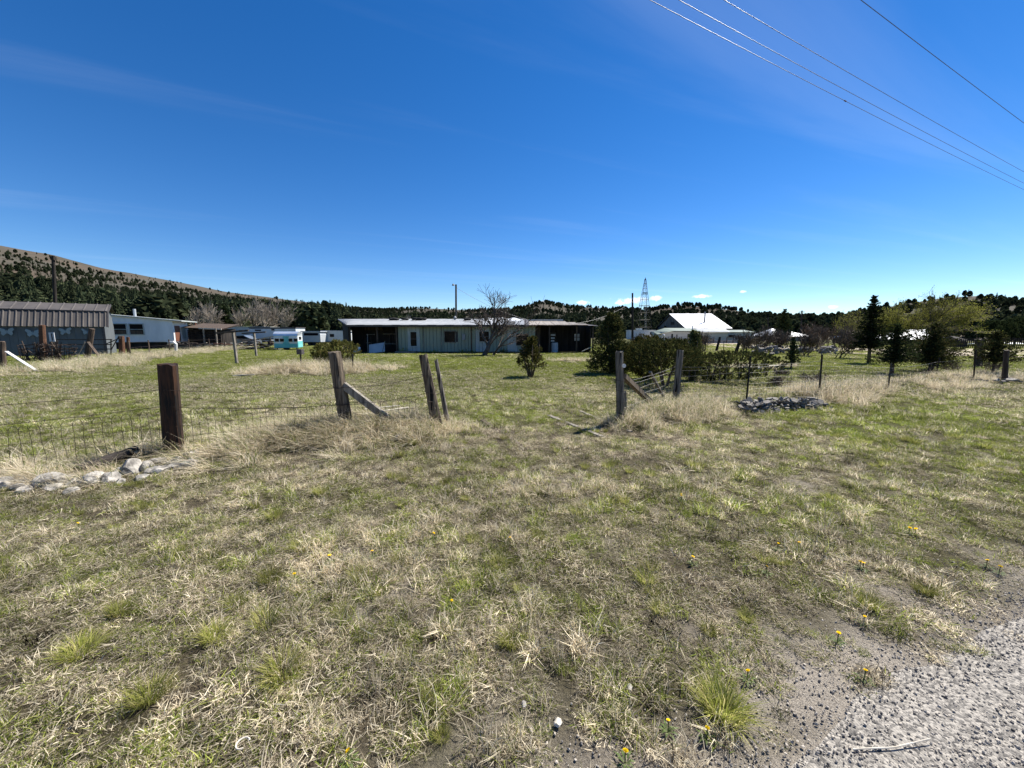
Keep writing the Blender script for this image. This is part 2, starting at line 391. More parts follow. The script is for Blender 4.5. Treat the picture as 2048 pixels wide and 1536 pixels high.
M['soil'] = m
# chip-seal road
m, N, L = new_mat('chipseal_road'); p = N['Principled BSDF']; p.inputs['Roughness'].default_value = .9
tcn = N.new('ShaderNodeTexCoord')
vo = N.new('ShaderNodeTexVoronoi'); vo.inputs['Scale'].default_value = 95; L.new(tcn.outputs['Object'], vo.inputs['Vector'])
cr = N.new('ShaderNodeValToRGB'); e = cr.color_ramp.elements; e[0].color = (.05, .046, .042, 1); e[1].color = (.34, .31, .265, 1); e[1].position = .9
sep = N.new('ShaderNodeSeparateColor'); L.new(vo.outputs['Color'], sep.inputs[0]); L.new(sep.outputs[0], cr.inputs[0]); L.new(cr.outputs[0], p.inputs['Base Color'])
bp = N.new('ShaderNodeBump'); bp.inputs['Strength'].default_value = 1; bp.inputs['Distance'].default_value = .004; bp.invert = True
L.new(vo.outputs['Distance'], bp.inputs['Height']); L.new(bp.outputs[0], p.inputs['Normal'])
M['asphalt'] = m
# hills: tan dry grass, grey scrub, reddish soil
m, N, L = new_mat('hill_ground'); p = N['Principled BSDF']; p.inputs['Roughness'].default_value = .95; p.inputs['Specular IOR Level'].default_value = .05
tcn = N.new('ShaderNodeTexCoord')
big = noise(.006, 6, .6); med = noise(.03, 8, .7)
c0 = mixn(rng_(big, .42, .6), (.082, .077, .062), (.092, .073, .055))
c1 = mixn(rng_(med, .45, .65), c0, (.055, .052, .038))
L.new(c1, p.inputs['Base Color'])
M['hill'] = m

# ------------------------------------------------------------------ ground, hills, road
rng = np.random.default_rng(7)
def greenness(x, y):
    d = y - fence_y(x)
    n = fbm(x * .22 + 3, y * .22, 4, 21); n2 = fbm(x * .9, y * .9, 3, 31)
    yard = .68 + .8 * (n - .5) + .28 * sstep(11, 22, y) - .25 * np.exp(-((y - 9.5) / 3) ** 2) + .5 * (n2 - .5) * .6
    verge = .33 + .45 * (n2 - .52) + .35 * (n - .5) + .9 * (fbm(x * 3.2, y * 3.2, 2, 36) - .5) + .38 * sstep(2.5, 6, x) * sstep(2.0, 3.5, y) * (1 - .4 * sstep(6, 11, y))
    return np.clip(np.where(d > 0, yard, verge), .03, .95)
def bareness(x, y):
    s = road_s(x, y)
    return np.clip(np.clip(1.25 - s / .75, 0, 1) + .9 * (fbm(x * 1.3, y * 1.3, 3, 44) - .62) * 3 * (s < 3) * (s > 0), 0, 1)
rings = np.concatenate([[0.0], np.geomspace(.4, 70, 250), np.geomspace(75, 6000, 60)])
na = 420
th = np.linspace(0, 2 * np.pi, na, endpoint=False)
RRg, TH = np.meshgrid(rings, th, indexing='ij')
gx = RRg * np.sin(TH); gy = RRg * np.cos(TH); gz = gh(gx, gy) - .3 * sstep(150, 400, RRg)
i, j = np.meshgrid(np.arange(len(rings) - 1), np.arange(na), indexing='ij')
j2 = (j + 1) % na
quads = np.stack([i * na + j, i * na + j2, (i + 1) * na + j2, (i + 1) * na + j], -1).reshape(-1, 4)[:, ::-1]
gv = np.stack([gx, gy, gz], -1).reshape(-1, 3)
gme = np_mesh('ground', gv, quads[na:], quads[:na, :3] if False else None)
# centre fan
import bmesh
bm = bmesh.new(); bm.from_mesh(gme); bm.verts.ensure_lookup_table()
bmesh.ops.contextual_create(bm, geom=[bm.verts[na + k] for k in range(na)])
bm.to_mesh(gme); bm.free(); fix_normals(gme)
co = np.zeros(len(gme.vertices) * 3); gme.vertices.foreach_get('co', co); co = co.reshape(-1, 3)
for nm, fn in (('green', greenness), ('bare', bareness)):
    a = gme.attributes.new(nm, 'FLOAT', 'POINT'); a.data.foreach_set('value', fn(co[:, 0], co[:, 1]).astype(np.float32))
gme.polygons.foreach_set('use_smooth', [True] * len(gme.polygons))
if sum(p.normal.z for p in gme.polygons) < 0: gme.flip_normals()
struct('ground', gme, M['soil'])

# paved road beside which the camera stands
rd = np.array([.9345, .356])
mb = MB(); n = 1400
for k in range(n + 1):
    t = -60 + 160 * k / n
    for w in (0.02, -.15, -6.2, -6.4):
        q = RO + rd * t + RN * (w + (-.28 * float(fbm(t * 2.3, 1.5, 4, 9)) + .10 if w > -1 else 0))
        mb.v.append((q[0], q[1], {0.02: .001, -.15: .009, -6.2: .009, -6.4: .0}[w]))
for k in range(n):
    for w in range(3): a = k * 4 + w; mb.f.append((a, a + 1, a + 5, a + 4))
me = mb.mesh('road'); fix_normals(me)
if me.polygons[0].normal.z < 0: me.flip_normals()
struct('road', me, M['asphalt'])

# gravel lane across the far side of the yard
up = [(1300, 682), (1400, 683), (1480, 686), (1600, 693), (1720, 697), (1880, 698), (2060, 698), (2300, 697)]
lo = [(1300, 686), (1400, 689), (1480, 697), (1600, 701), (1720, 708), (1880, 712), (2060, 716), (2300, 722)]
mb = MB()
for (a, b_) in zip(up, lo):
    for q in (a, b_):
        p = G(*q); mb.v.append((p.x, p.y, g1(p.x, p.y) + .035))
for k in range(len(up) - 1): mb.f.append((2 * k, 2 * k + 1, 2 * k + 3, 2 * k + 2))
me = mb.mesh('gravel_lane'); fix_normals(me)
if me.polygons[0].normal.z < 0: me.flip_normals()
struct('gravel_lane', me, M['dirt'])

# hills
SK = [(-600, 440), (-300, 455), (0, 494), (100, 512), (200, 539), (300, 558), (360, 568), (450, 581), (550, 594), (640, 606), (700, 614), (760, 617), (850, 614), (930, 618), (1020, 617),
      (1060, 607), (1090, 601), (1140, 611), (1200, 619), (1290, 622), (1340, 616), (1370, 612), (1430, 618), (1500, 628), (1560, 635), (1620, 637), (1680, 636), (1740, 628),
      (1800, 616), (1880, 603), (1960, 597), (2010, 606), (2048, 613), (2300, 625), (2600, 630)]
SK = [(a_, y_ - (6 if a_ < 400 else 0) - (11 if a_ > 1700 else 6 if a_ > 1180 else 0)) for a_, y_ in SK]
SAZ = np.array([az_el(a, b_)[0] for a, b_ in SK]); SEL = np.array([math.tan(az_el(a, b_)[1]) for a, b_ in SK])
SAZ2 = np.concatenate([[-math.pi], SAZ, [math.pi]]); SEL2 = np.concatenate([[.06], SEL, [.06]])
RDX = [-math.pi, -.95, -.6, -.3, 0, .15, .35, .6, .8, math.pi]
RDY = [900, 900, 950, 800, 620, 760, 480, 420, 400, 600]
def hill_h(a, r):
    el_ = np.interp(a, SAZ2, SEL2); RR_ = np.interp(a, RDX, RDY)
    H = el_ * RR_ + EYE * 0
    t = np.clip((r - 130) / (RR_ - 130), 0, 1)
    h = H * t ** 1.25
    h = np.where(r > RR_, H - .22 * (r - RR_), h)
    x = r * np.sin(a); y = r * np.cos(a)
    h = h + 7 * (fbm(x * .012, y * .012, 4, 61) - .5) * sstep(.03, .3, t) * (1 - .7 * sstep(.8, 1, t))
    return h - 1.0 * (1 - sstep(.0, .05, t))
ha = np.linspace(-math.pi, math.pi, 721)[:-1]; hr = np.concatenate([np.linspace(125, 400, 60), np.linspace(410, 1300, 70)])
A, RR2 = np.meshgrid(ha, hr, indexing='ij'); hz = hill_h(A, RR2)
nh = len(hr); i, j = np.meshgrid(np.arange(len(ha)), np.arange(nh - 1), indexing='ij'); i2 = (i + 1) % len(ha)
quads = np.stack([i * nh + j, i2 * nh + j, i2 * nh + j + 1, i * nh + j + 1], -1).reshape(-1, 4)
hv_ = np.stack([RR2 * np.sin(A), RR2 * np.cos(A), hz], -1).reshape(-1, 3)
hme = np_mesh('hills', hv_, quads); hme.polygons.foreach_set('use_smooth', [True] * len(hme.polygons))
if hme.polygons[100].normal.z < 0: hme.flip_normals()
struct('hills', hme, M['hill'])

# ------------------------------------------------------------------ scatter by geometry nodes (grass, gravel, forest)
def scatter(name, pts, rot, scl, idx, g, val, templates, label, cat):
    tcol = bpy.data.collections.new(name + '_kinds')
    for k, me in enumerate(templates):
        o = bpy.data.objects.new('%s_kind_%02d' % (name, k), me); tcol.objects.link(o)
    me = bpy.data.meshes.new(name); me.vertices.add(len(pts)); me.vertices.foreach_set('co', np.asarray(pts, np.float32).ravel())
    for nm, ty, da in (('rot', 'FLOAT_VECTOR', rot), ('scl', 'FLOAT_VECTOR', scl), ('idx', 'INT', idx), ('g', 'FLOAT', g), ('val', 'FLOAT', val)):
        a = me.attributes.new(nm, ty, 'POINT')
        da = np.asarray(da, np.int32 if ty == 'INT' else np.float32)
        a.data.foreach_set('vector' if ty == 'FLOAT_VECTOR' else 'value', da.ravel())
    o = bpy.data.objects.new(name, me); col.objects.link(o)
    me.materials.append(templates[0].materials[0])
    ng = bpy.data.node_groups.new(name, 'GeometryNodeTree')
    ng.interface.new_socket(name='Geometry', in_out='INPUT', socket_type='NodeSocketGeometry')
    ng.interface.new_socket(name='Geometry', in_out='OUTPUT', socket_type='NodeSocketGeometry')
    gi = ng.nodes.new('NodeGroupInput'); go = ng.nodes.new('NodeGroupOutput')
    ci = ng.nodes.new('GeometryNodeCollectionInfo'); ci.inputs['Collection'].default_value = tcol
    ci.inputs['Separate Children'].default_value = True; ci.inputs['Reset Children'].default_value = True
    ip = ng.nodes.new('GeometryNodeInstanceOnPoints')
    ng.links.new(gi.outputs[0], ip.inputs['Points']); ng.links.new(ci.outputs[0], ip.inputs['Instance'])
    ip.inputs['Pick Instance'].default_value = True
    for nm, ty, so_ in (('idx', 'INT', 'Instance Index'), ('rot', 'FLOAT_VECTOR', 'Rotation'), ('scl', 'FLOAT_VECTOR', 'Scale')):
        na_ = ng.nodes.new('GeometryNodeInputNamedAttribute'); na_.data_type = ty; na_.inputs['Name'].default_value = nm
        ng.links.new(na_.outputs[0], ip.inputs[so_])
    ng.links.new(ip.outputs[0], go.inputs[0])
    md = o.modifiers.new('scatter', 'NODES'); md.node_group = ng
    return tag(o, label, cat, kind='stuff')

def blade_mesh(name, n, Rd, l0, l1, w, lean0, lean1, curve, seed, m, flat=0.0, comb=None, droop=0):
    r = np.random.default_rng(seed)
    rad = Rd * np.sqrt(r.random(n)); a = r.random(n) * 2 * np.pi
    b0 = np.stack([rad * np.cos(a), rad * np.sin(a), np.full(n, -.005)], -1)
    az_ = r.random(n) * 2 * np.pi if comb is None else r.normal(comb, .8, n)
    if droop: az_ = a + r.normal(0, .5, n)
    Ln = l0 + (l1 - l0) * r.random(n) ** 1.5
    le = lean0 + (lean1 - lean0) * r.random(n)
    fl = r.random(n) < flat
    le = np.where(fl, R(76) + R(12) * r.random(n), le); 
    cu = np.where(fl, .15 * r.normal(0, 1, n), curve * (.4 + r.random(n)))
    b0[:, 2] += np.where(fl, .008 + .022 * r.random(n), 0)
    def dirv(t): return np.stack([np.sin(t) * np.cos(az_), np.sin(t) * np.sin(az_), np.cos(t)], -1)
    p1 = b0 + dirv(le) * (Ln * .5)[:, None]; p2 = p1 + dirv(le + cu) * (Ln * .5)[:, None]
    tw = az_ + np.pi / 2 + r.normal(0, .5, n)
    wv = np.stack([np.cos(tw), np.sin(tw), r.normal(0, .35, n)], -1) * (w * (.6 + .8 * r.random(n)))[:, None]
    V = np.stack([b0 - wv, b0 + wv, p1 - wv * .8, p1 + wv * .8, p2], 1).reshape(-1, 3)
    k = np.arange(n) * 5
    me = np_mesh(name, V, np.stack([k, k + 1, k + 3, k + 2], -1), np.stack([k + 2, k + 3, k + 4], -1))
    me.materials.append(m); return me

GR = np.random.default_rng(11)
def in_view(x, y, mrg=1.5): return (np.abs(x) < 1.40 * y + mrg)
HOUSE = (-15.2, 7.4, 32.7, 40)
def ground_mask(x, y):
    ok = in_view(x, y)
    s = road_s(x, y)
    ok &= s > -.05
    keep = np.clip((s + .08) / .8, 0.02, 1) ** .8
    ok &= GR.random(len(x)) < keep
    ok &= ~((x > HOUSE[0]) & (x < HOUSE[1]) & (y > HOUSE[2] + .2) & (y < HOUSE[3]))
    return ok
def sample(y0, y1, dens):
    xm = 1.40 * y1 + 1.5
    n = int(2 * xm * (y1 - y0) * dens)
    x = GR.uniform(-xm, xm, n); y = GR.uniform(y0, y1, n)
    k = ground_mask(x, y); return x[k], y[k]
turf = [blade_mesh('turf_%d' % k, 115, .062, .02, .072, .0015, R(5), R(50), .5, 100 + k, M['grass'], flat=.22) for k in range(6)]
turf += [blade_mesh('turf_long_%d' % k, 85, .055, .04, .13, .0015, R(8), R(50), .6, 130 + k, M['grass'], flat=.12) for k in range(4)]
turf += [blade_mesh('turf_litter_%d' % k, 110, .085, .015, .06, .0014, R(50), R(80), .3, 150 + k, M['grass'], flat=.85) for k in range(4)]
X, Y, S, I, GV, VA = [], [], [], [], [], []
for (y0, y1, dens, sc, wd) in [(0.9, 3.2, 330, .9, 1), (3.2, 6, 215, 1.05, 1), (6, 10, 130, 1.25, 1)]:
    x, y = sample(y0, y1, dens)
    b_ = bareness(x, y); k = (GR.random(len(x)) > b_ * .62) & (GR.random(len(x)) < .25 + .95 * sstep(.36, .62, fbm(x * 7, y * 7, 2, 55))); x, y = x[k], y[k]
    g = greenness(x, y); nn = len(x)
    ty = fbm(x * .8 + 20, y * .8, 3, 71)
    long_ = sstep(.5, .68, ty) * .6
    r = GR.random(nn)
    idx = np.where(r < long_, GR.integers(6, 10, nn), np.where(r < long_ + .30 * (1 - g), GR.integers(10, 14, nn), GR.integers(0, 6, nn)))
    X.append(x); Y.append(y); S.append(sc * (.55 + .9 * GR.random(nn) ** 1.4)); I.append(idx)
    GV.append(np.clip(g + GR.normal(0, .3, nn), 0, 1)); VA.append(.68 + .95 * fbm(x * 1.5, y * 1.5, 4, 81) + GR.normal(0, .34, nn))
for (y0, y1, dens) in [(.9, 3.2, 150), (3.2, 6, 70)]:
    x, y = sample(y0, y1, dens); k = GR.random(len(x)) > .8 * np.clip(1 - road_s(x, y) / .6, 0, 1); x, y = x[k], y[k]; nn = len(x)
    X.append(x); Y.append(y); S.append(.5 + .6 * GR.random(nn)); I.append(GR.integers(10, 14, nn)); GV.append(.1 + .25 * GR.random(nn)); VA.append(.5 + .6 * GR.random(nn))
x, y, s, idx, g, va = map(np.concatenate, (X, Y, S, I, GV, VA))
nn = len(x)
scatter('verge_grass', np.stack([x, y, gh(x, y)], -1), np.stack([GR.normal(0, .06, nn), GR.normal(0, .06, nn), GR.random(nn) * 6.28], -1),
        np.stack([s, s, s * (.8 + .4 * GR.random(nn))], -1), idx, g, va, turf, 'patchy dry and green grass carpeting the roadside verge and gateway', 'grass')
lawn = [blade_mesh('lawn_%d' % k, 85, .12, .03, .075, .0040, R(5), R(60), .6, 200 + k, M['grass'], flat=.3) for k in range(6)]
lawn += [blade_mesh('lawn_long_%d' % k, 60, .12, .06, .14, .0038, R(10), R(60), .7, 230 + k, M['grass'], flat=.2) for k in range(3)]
X, Y, S, I, GV, VA = [], [], [], [], [], []
for (y0, y1, dens, sc) in [(9.5, 15, 62, 1.0), (15, 24, 34, 1.35), (24, 36, 17, 1.9), (36, 62, 4.5, 3.2)]:
    x, y = sample(y0, y1, dens)
    g = greenness(x, y); nn = len(x)
    idx = np.where(GR.random(nn) < .16, GR.integers(6, 9, nn), GR.integers(0, 6, nn))
    X.append(x); Y.append(y); S.append(sc * (.7 + .6 * GR.random(nn))); I.append(idx)
    GV.append(np.clip(g + GR.normal(0, .2, nn), 0, 1)); VA.append(.62 + .55 * fbm(x * .6, y * .6, 3, 82) + GR.normal(.06, .18, nn))
x, y, s, idx, g, va = map(np.concatenate, (X, Y, S, I, GV, VA)); nn = len(x)
hs_ = s / np.maximum(1, s) ** .75
scatter('lawn_grass', np.stack([x, y, gh(x, y)], -1), np.stack([GR.normal(0, .05, nn), GR.normal(0, .05, nn), GR.random(nn) * 6.28], -1),
        np.stack([s, s, hs_], -1), idx, g, va, lawn, 'short green lawn covering the yard in front of the long house', 'grass')
# tall straw
straw = [blade_mesh('straw_%d' % k, 85, .13, .22, .58, .0030, R(4), R(50), 1.0, 300 + k, M['straw'], flat=.22) for k in range(4)]
straw += [blade_mesh('straw_bent_%d' % k, 90, .15, .25, .60, .0030, R(30), R(78), .5, 330 + k, M['straw'], flat=.35, comb=-2.4) for k in range(4)]
X, Y, S, I, GV = [], [], [], [], []
def straw_band(pts, wid, n, s0, s1, bent, gg=.1, only=None):
    pts = np.array(pts); seg = np.linalg.norm(np.diff(pts, axis=0), axis=1); cum = np.concatenate([[0], np.cumsum(seg)])
    t = GR.random(n) * cum[-1]
    x = np.interp(t, cum, pts[:, 0]) + GR.normal(0, wid, n); y = np.interp(t, cum, pts[:, 1]) + GR.normal(0, wid, n)
    cl = fbm(x * 1.1 + 5, y * 1.1, 3, 91); k = GR.random(n) < sstep(.34, .56, cl); x, y = x[k], y[k]; nn = len(x)
    X.append(x); Y.append(y); S.append(s0 + (s1 - s0) * GR.random(nn)); I.append(np.where(GR.random(nn) < bent, GR.integers(4, 8, nn), GR.integers(0, 4, nn)))
    GV.append(np.clip(gg + GR.normal(0, .12, nn), 0, 1))
straw_band([(-7.2, 3.45), (-4.75, 5.2), (-3.6, 5.7)], .2, 330, .5, .95, .5)
straw_band([(-6.6, 2.9), (-4.6, 4.4)], .22, 130, .45, .8, .8)
straw_band([(-3.75, 5.15), (-2.9, 5.75), (-1.5, 6.25)], .34, 1000, .5, .95, .75, .14)
straw_band([(-1.9, 6.2), (-1.1, 6.5)], .22, 150, .4, .8, .4)
straw_band([(2.2, 6.75), (2.9, 7.2), (3.9, 7.9)], .34, 480, .55, 1.0, .25, .18)
straw_band([(7.0, 9.1), (7.9, 9.55), (10.6, 10.7)], .40, 340, .6, 1.2, .2, .05)
straw_band([(10.6, 10.6), (14.5, 12.7), (18, 14.2)], .45, 520, .5, 1.0, .3, .05)
p0, p1 = G(560, 745), G(742, 742)
straw_band([(p0.x, p0.y), (p1.x, p1.y)], .6, 750, .9, 1.6, .25, .03)
q = [G(-40, 755), G(60, 745), G(150, 735), G(270, 716), G(380, 705), G(480, 697)]
straw_band([(p.x, p.y) for p in q], .9, 1300, .8, 1.5, .4, .18)
p0, p1 = G(1120, 722), G(1180, 722); straw_band([(p0.x, p0.y), (p1.x, p1.y)], .5, 120, .6, 1.0, .6, .1)
p0, p1 = G(1475, 735), G(1560, 733); straw_band([(p0.x, p0.y), (p1.x, p1.y)], .5, 150, .6, 1.0, .6, .1)
x, y, s, idx, g = map(np.concatenate, (X, Y, S, I, GV)); nn = len(x)
scatter('tall_dry_grass', np.stack([x, y, gh(x, y)], -1), np.stack([GR.normal(0, .1, nn), GR.normal(0, .1, nn), np.where(idx >= 4, GR.normal(0, .5, nn), GR.random(nn) * 6.28)], -1),
        np.stack([s, s, s], -1), idx, g, .85 + .35 * GR.random(nn), straw, 'tall pale straw grass bent over along the fences', 'dry grass')
# small bunchgrass clumps
bunch = [blade_mesh('bunch_%d' % k, 190, .05, .07, .17, .0013, R(3), R(42), .55, 400 + k, M['bunch'], droop=1) for k in range(4)]
x, y = sample(1.2, 7.5, 4.2)
k = (road_s(x, y) > .5) & (fbm(x * .6, y * .6, 3, 95) > .46) & (y < fence_y(x)); x, y = x[k], y[k]; nn = len(x)
s = .45 + .55 * GR.random(nn)
scatter('small_bunchgrass', np.stack([x, y, gh(x, y)], -1), np.stack([GR.normal(0, .08, nn), GR.normal(0, .08, nn), GR.random(nn) * 6.28], -1),
        np.stack([s, s, s], -1), GR.integers(0, 4, nn), np.ones(nn) * .6, np.ones(nn), bunch, 'small tufts of fine bunchgrass dotted through the verge', 'grass')
# loose gravel at the road edge
def rock_mesh(name, seed, sx, sy, sz, sub=1, rough=.22, m=None):
    bm = bmesh.new(); bmesh.ops.create_icosphere(bm, subdivisions=sub, radius=1); r = random.Random(seed)
    pl = [(Vector((r.gauss(0, 1), r.gauss(0, 1), r.gauss(0, 1))).normalized(), r.uniform(.5, .85)) for _ in range(11)]
    for v_ in bm.verts:
        c = v_.co.copy()
        for n_, d_ in pl:
            e_ = c.dot(n_)
            if e_ > d_: c -= n_ * (e_ - d_)
        c *= 1 + r.uniform(-rough, rough) * .35
        v_.co = Vector((c.x * sx, c.y * sy, c.z * sz))
    me = bpy.data.meshes.new(name); bm.to_mesh(me); bm.free()
    if m: me.materials.append(m)
    return me
pebs = [rock_mesh('pebble_%d' % k, 500 + k, 1, .8, .6, 1, .2, M['pebble']) for k in range(6)]
n = 210000; t = GR.uniform(-1, 8, n); w = GR.uniform(-1.5, .7, n)
x = RO[0] + rd[0] * t + RN[0] * w; y = RO[1] + rd[1] * t + RN[1] * w
k = in_view(x, y, .3) & (y > .5) & (GR.random(n) < np.clip(.62 - w * 1.1, .06, 1)); x, y, w = x[k], y[k], w[k]; nn = len(x)
s = .0020 + .0080 * GR.random(nn) ** 4
z = np.where(w < -.2, .009, np.where(w < .05, .007, .002)) + s * .3
scatter('loose_gravel', np.stack([x, y, z], -1), GR.random((nn, 3)) * 6.28, np.stack([s, s, s], -1), GR.integers(0, 6, nn), np.zeros(nn), np.ones(nn), pebs, 'loose grey and tan gravel chips along the road edge', 'gravel')

# forest on the hills
def far_conifer(name, seed, slim):
    r = random.Random(seed); mb = MB(); lv = 15
    for k in range(lv):
        z = .10 + .86 * k / lv; rad = (1 - k / lv) ** .8 * slim * (.75 + .5 * r.random()); nb = 11 if k < 10 else 7
        for b_ in range(nb):
            a = 6.283 * (b_ + r.random()) / nb; rr = rad * (.6 + .6 * r.random()); dz = .05 + .04 * r.random()
            c, s_ = math.cos(a), math.sin(a); c2, s2 = math.cos(a + .38), math.sin(a + .38); c3, s3 = math.cos(a - .38), math.sin(a - .38)
            top = (0.02 * c, .02 * s_, z + dz); tip = (rr * c, rr * s_, z - .02 + .04 * r.random())
            l_ = (rr * .62 * c2, rr * .62 * s2, z + .01); q_ = (rr * .62 * c3, rr * .62 * s3, z + .01)
            mb.add([top, l_, tip, q_], [(0, 1, 2), (0, 2, 3)])
    mb.tube([(0, 0, -.05), (0, 0, .25)], .018, 4, False)
    me = mb.mesh(name); me.materials.append(M['forest']); return me
def far_round(name, seed):
    r = np.random.default_rng(seed); n = 480
    d = r.normal(0, 1, (n, 3)); d /= np.linalg.norm(d, axis=1)[:, None]; rr = .55 + .45 * r.random(n)
    c = d * rr[:, None] * np.array([.40, .40, .44]) + np.array([0, 0, .52]); c[:, :2] *= (1.1 - .55 * c[:, 2:3])
    u_ = r.normal(0, 1, (n, 3)); u_ /= np.linalg.norm(u_, axis=1)[:, None]; w_ = np.cross(u_, r.normal(0, 1, (n, 3))); w_ /= np.linalg.norm(w_, axis=1)[:, None]
    L_ = .085
    V = np.stack([c - u_ * L_, c + w_ * L_ * .7, c + u_ * L_, c - w_ * L_ * .7], 1).reshape(-1, 3)
    me = np_mesh(name, V, np.arange(n * 4).reshape(-1, 4)); me.materials.append(M['forest']); return me
ftemp = [far_conifer('forest_conifer_%d' % k, 600 + k, (.22, .27, .19, .25)[k]) for k in range(4)] + [far_round('forest_juniper_%d' % k, 620 + k) for k in range(3)]
n = 60000
a = GR.uniform(-1.05, 1.05, n); r_ = np.sqrt(GR.random(n)) * 1000 + 0
RRr = np.interp(a, RDX, RDY); k = (r_ > 135) & (r_ < RRr * 1.03); a, r_, RRr = a[k], r_[k], RRr[k]
t = (r_ - 130) / (RRr - 130)
x = r_ * np.sin(a); y = r_ * np.cos(a); cl = fbm(x * .02, y * .02, 4, 101)
leftw = sstep(-.25, -.55, a)
# dense low forest; upper slopes thinner on the left hill, patchy in the middle
dl = np.where(t < .26, 1.0, np.clip(1.25 - 1.15 * t, .03, 1) * sstep(.36, .60, cl) * (1 - .9 * sstep(.5, .72, t)) * .8 + .5 * (1 - sstep(.72, .97, t)) * sstep(.32, .5, cl))
dm = np.where(t < .12, .9, .10 + .8 * sstep(.42, .58, cl))
dens = leftw * dl + (1 - leftw) * dm
dens = np.where((a > .25) & (a < .55) & (t > .15), dens * .85 + .1, dens)
dens = np.where((a > .80) & (t > .2) & (t < .8), dens * .45, dens)
k = GR.random(len(a)) < dens * np.clip(.5 + 120 / r_, .3, 1); a, r_, t, x, y, leftw = a[k], r_[k], t[k], x[k], y[k], leftw[k]; nn = len(a)
z = hill_h(a, r_)
hh = np.where(t < .2, GR.uniform(7, 14, nn), GR.uniform(3, 7, nn)); hh = np.where((leftw > .5) & (t > .4), hh * GR.uniform(.35, .9, nn), hh); hh = np.where(leftw < .5, hh * .75, hh); hh = np.where(a > .2, np.minimum(hh, GR.uniform(3.5, 6.5, nn)), hh)
idx = np.where(GR.random(nn) < np.where((a > .2), .75, np.where(t > .4, .5, .12)), GR.integers(4, 7, nn), GR.integers(0, 4, nn))
wd = hh * (.85 + .4 * GR.random(nn)) * np.where(idx >= 4, .95, 1.0)
scatter('hillside_forest', np.stack([x, y, z], -1), np.stack([np.zeros(nn), np.zeros(nn), GR.random(nn) * 6.28], -1), np.stack([wd, wd, hh], -1), idx, np.zeros(nn), np.ones(nn), ftemp,
        'dark pine and juniper woodland covering the far hillsides', 'forest')
# ------------------------------------------------------------------ plants: builders
def leaf_quads(c, d, ln, wd, seed):
    r = np.random.default_rng(seed); n = len(c)
    d = d / np.maximum(1e-6, np.linalg.norm(d, axis=1))[:, None]
    w_ = np.cross(d, r.normal(0, 1, (n, 3))); w_ /= np.maximum(1e-6, np.linalg.norm(w_, axis=1))[:, None]
    L_ = (ln * (.6 + .8 * r.random(n)))[:, None]; W_ = (wd * (.6 + .8 * r.random(n)))[:, None]
    V = np.stack([c - d * L_ * .5, c + w_ * W_ * .5, c + d * L_ * .5, c - w_ * W_ * .5], 1).reshape(-1, 3)
    return V
def sprays_mesh(name, tips, dirs, slen, per, ln, wd, spread, seed, m):
    r = np.random.default_rng(seed); n = len(tips)
    t = r.random((n, per, 1)) ** .8
    ax = dirs[:, None, :] * slen[:, None, None]
    c = tips[:, None, :] - ax * (1 - t) + r.normal(0, 1, (n, per, 3)) * (spread * (1.15 - t)) * slen[:, None, None]
    d = dirs[:, None, :] + r.normal(0, .45, (n, per, 3))
    V = leaf_quads(c.reshape(-1, 3), d.reshape(-1, 3), ln, wd, seed + 1)
    me = np_mesh(name, V, np.arange(len(V)).reshape(-1, 4)); me.materials.append(m); return me
def juniper(name, label, loc, hgt, wid, seed, m, n=150, per=46, leaf=(.055, .028), low=.12, shape='bush', lean=(0, 0), cat='shrub', trunks=3, group=None):
    """foliage in upward sprays round an uneven envelope, dark stems inside"""
    r = np.random.default_rng(seed); t = thing(name, label, cat, loc, 0, group)
    z = low + (1 - low) * r.random(n) ** (.9)
    if shape == 'bush': env = np.sin(np.pi * np.clip((z - low * .5) / (1.08 - low * .5), 0, 1)) ** .6
    elif shape == 'column': env = np.clip(1.05 - z, 0, 1) ** .55 * np.clip((z - low) / .12 + .45, 0, 1)
    else: env = np.clip(1.05 - .9 * z, 0, 1) ** .8 * np.clip((z - low) / .15 + .45, 0, 1)
    a = r.random(n) * 2 * np.pi
    lob = .72 + .5 * vnoise(a * 1.6 + seed, z * 3.2, seed)
    rad = wid * env * lob * (.35 + .65 * np.sqrt(r.random(n)))
    tips = np.stack([rad * np.cos(a) + lean[0] * z * hgt, rad * np.sin(a) + lean[1] * z * hgt, z * hgt], -1)
    out = np.stack([np.cos(a), np.sin(a), .45 + .9 * z], -1) + r.normal(0, .3, (n, 3)); out /= np.linalg.norm(out, axis=1)[:, None]
    sl = hgt * (.10 + .10 * r.random(n))
    part('foliage', sprays_mesh('juniper_foliage', tips, out, sl, per, leaf[0], leaf[1], .22, seed + 5, m), m, t, local=True)
    rr = random.Random(seed)
    for k in range(trunks):
        an = 6.28 * k / trunks + rr.random(); e = wid * .45
        w_ = MB(); x1, y1 = e * math.cos(an), e * math.sin(an)
        pts = [(x1 * .12, y1 * .12, -.06), (x1 * .35 + rr.uniform(-.03, .03), y1 * .35, hgt * .22), (x1 * .8 + lean[0] * hgt * .5, y1 * .8 + lean[1] * hgt * .5, hgt * .5), (x1 * .9 + lean[0] * hgt * .8, y1 * .9 + lean[1] * hgt * .8, hgt * .78)]
        r0 = .022 * hgt + .01
        w_.tube(pts, [r0, r0 * .75, r0 * .45, r0 * .15], 7)
        for q_ in range(5):
            i_ = rr.randint(1, 2); p0_ = Vector(pts[i_]); p1_ = p0_ + Vector((rr.uniform(-1, 1) * wid * .5, rr.uniform(-1, 1) * wid * .5, hgt * rr.uniform(.05, .2)))
            w_.tube([p0_, (p0_ + p1_) / 2 + Vector((0, 0, .03)), p1_], [r0 * .35, r0 * .25, r0 * .1], 5)
        part('stem', w_, M['cedar_bark'], t, local=True, smooth=True)
    return t
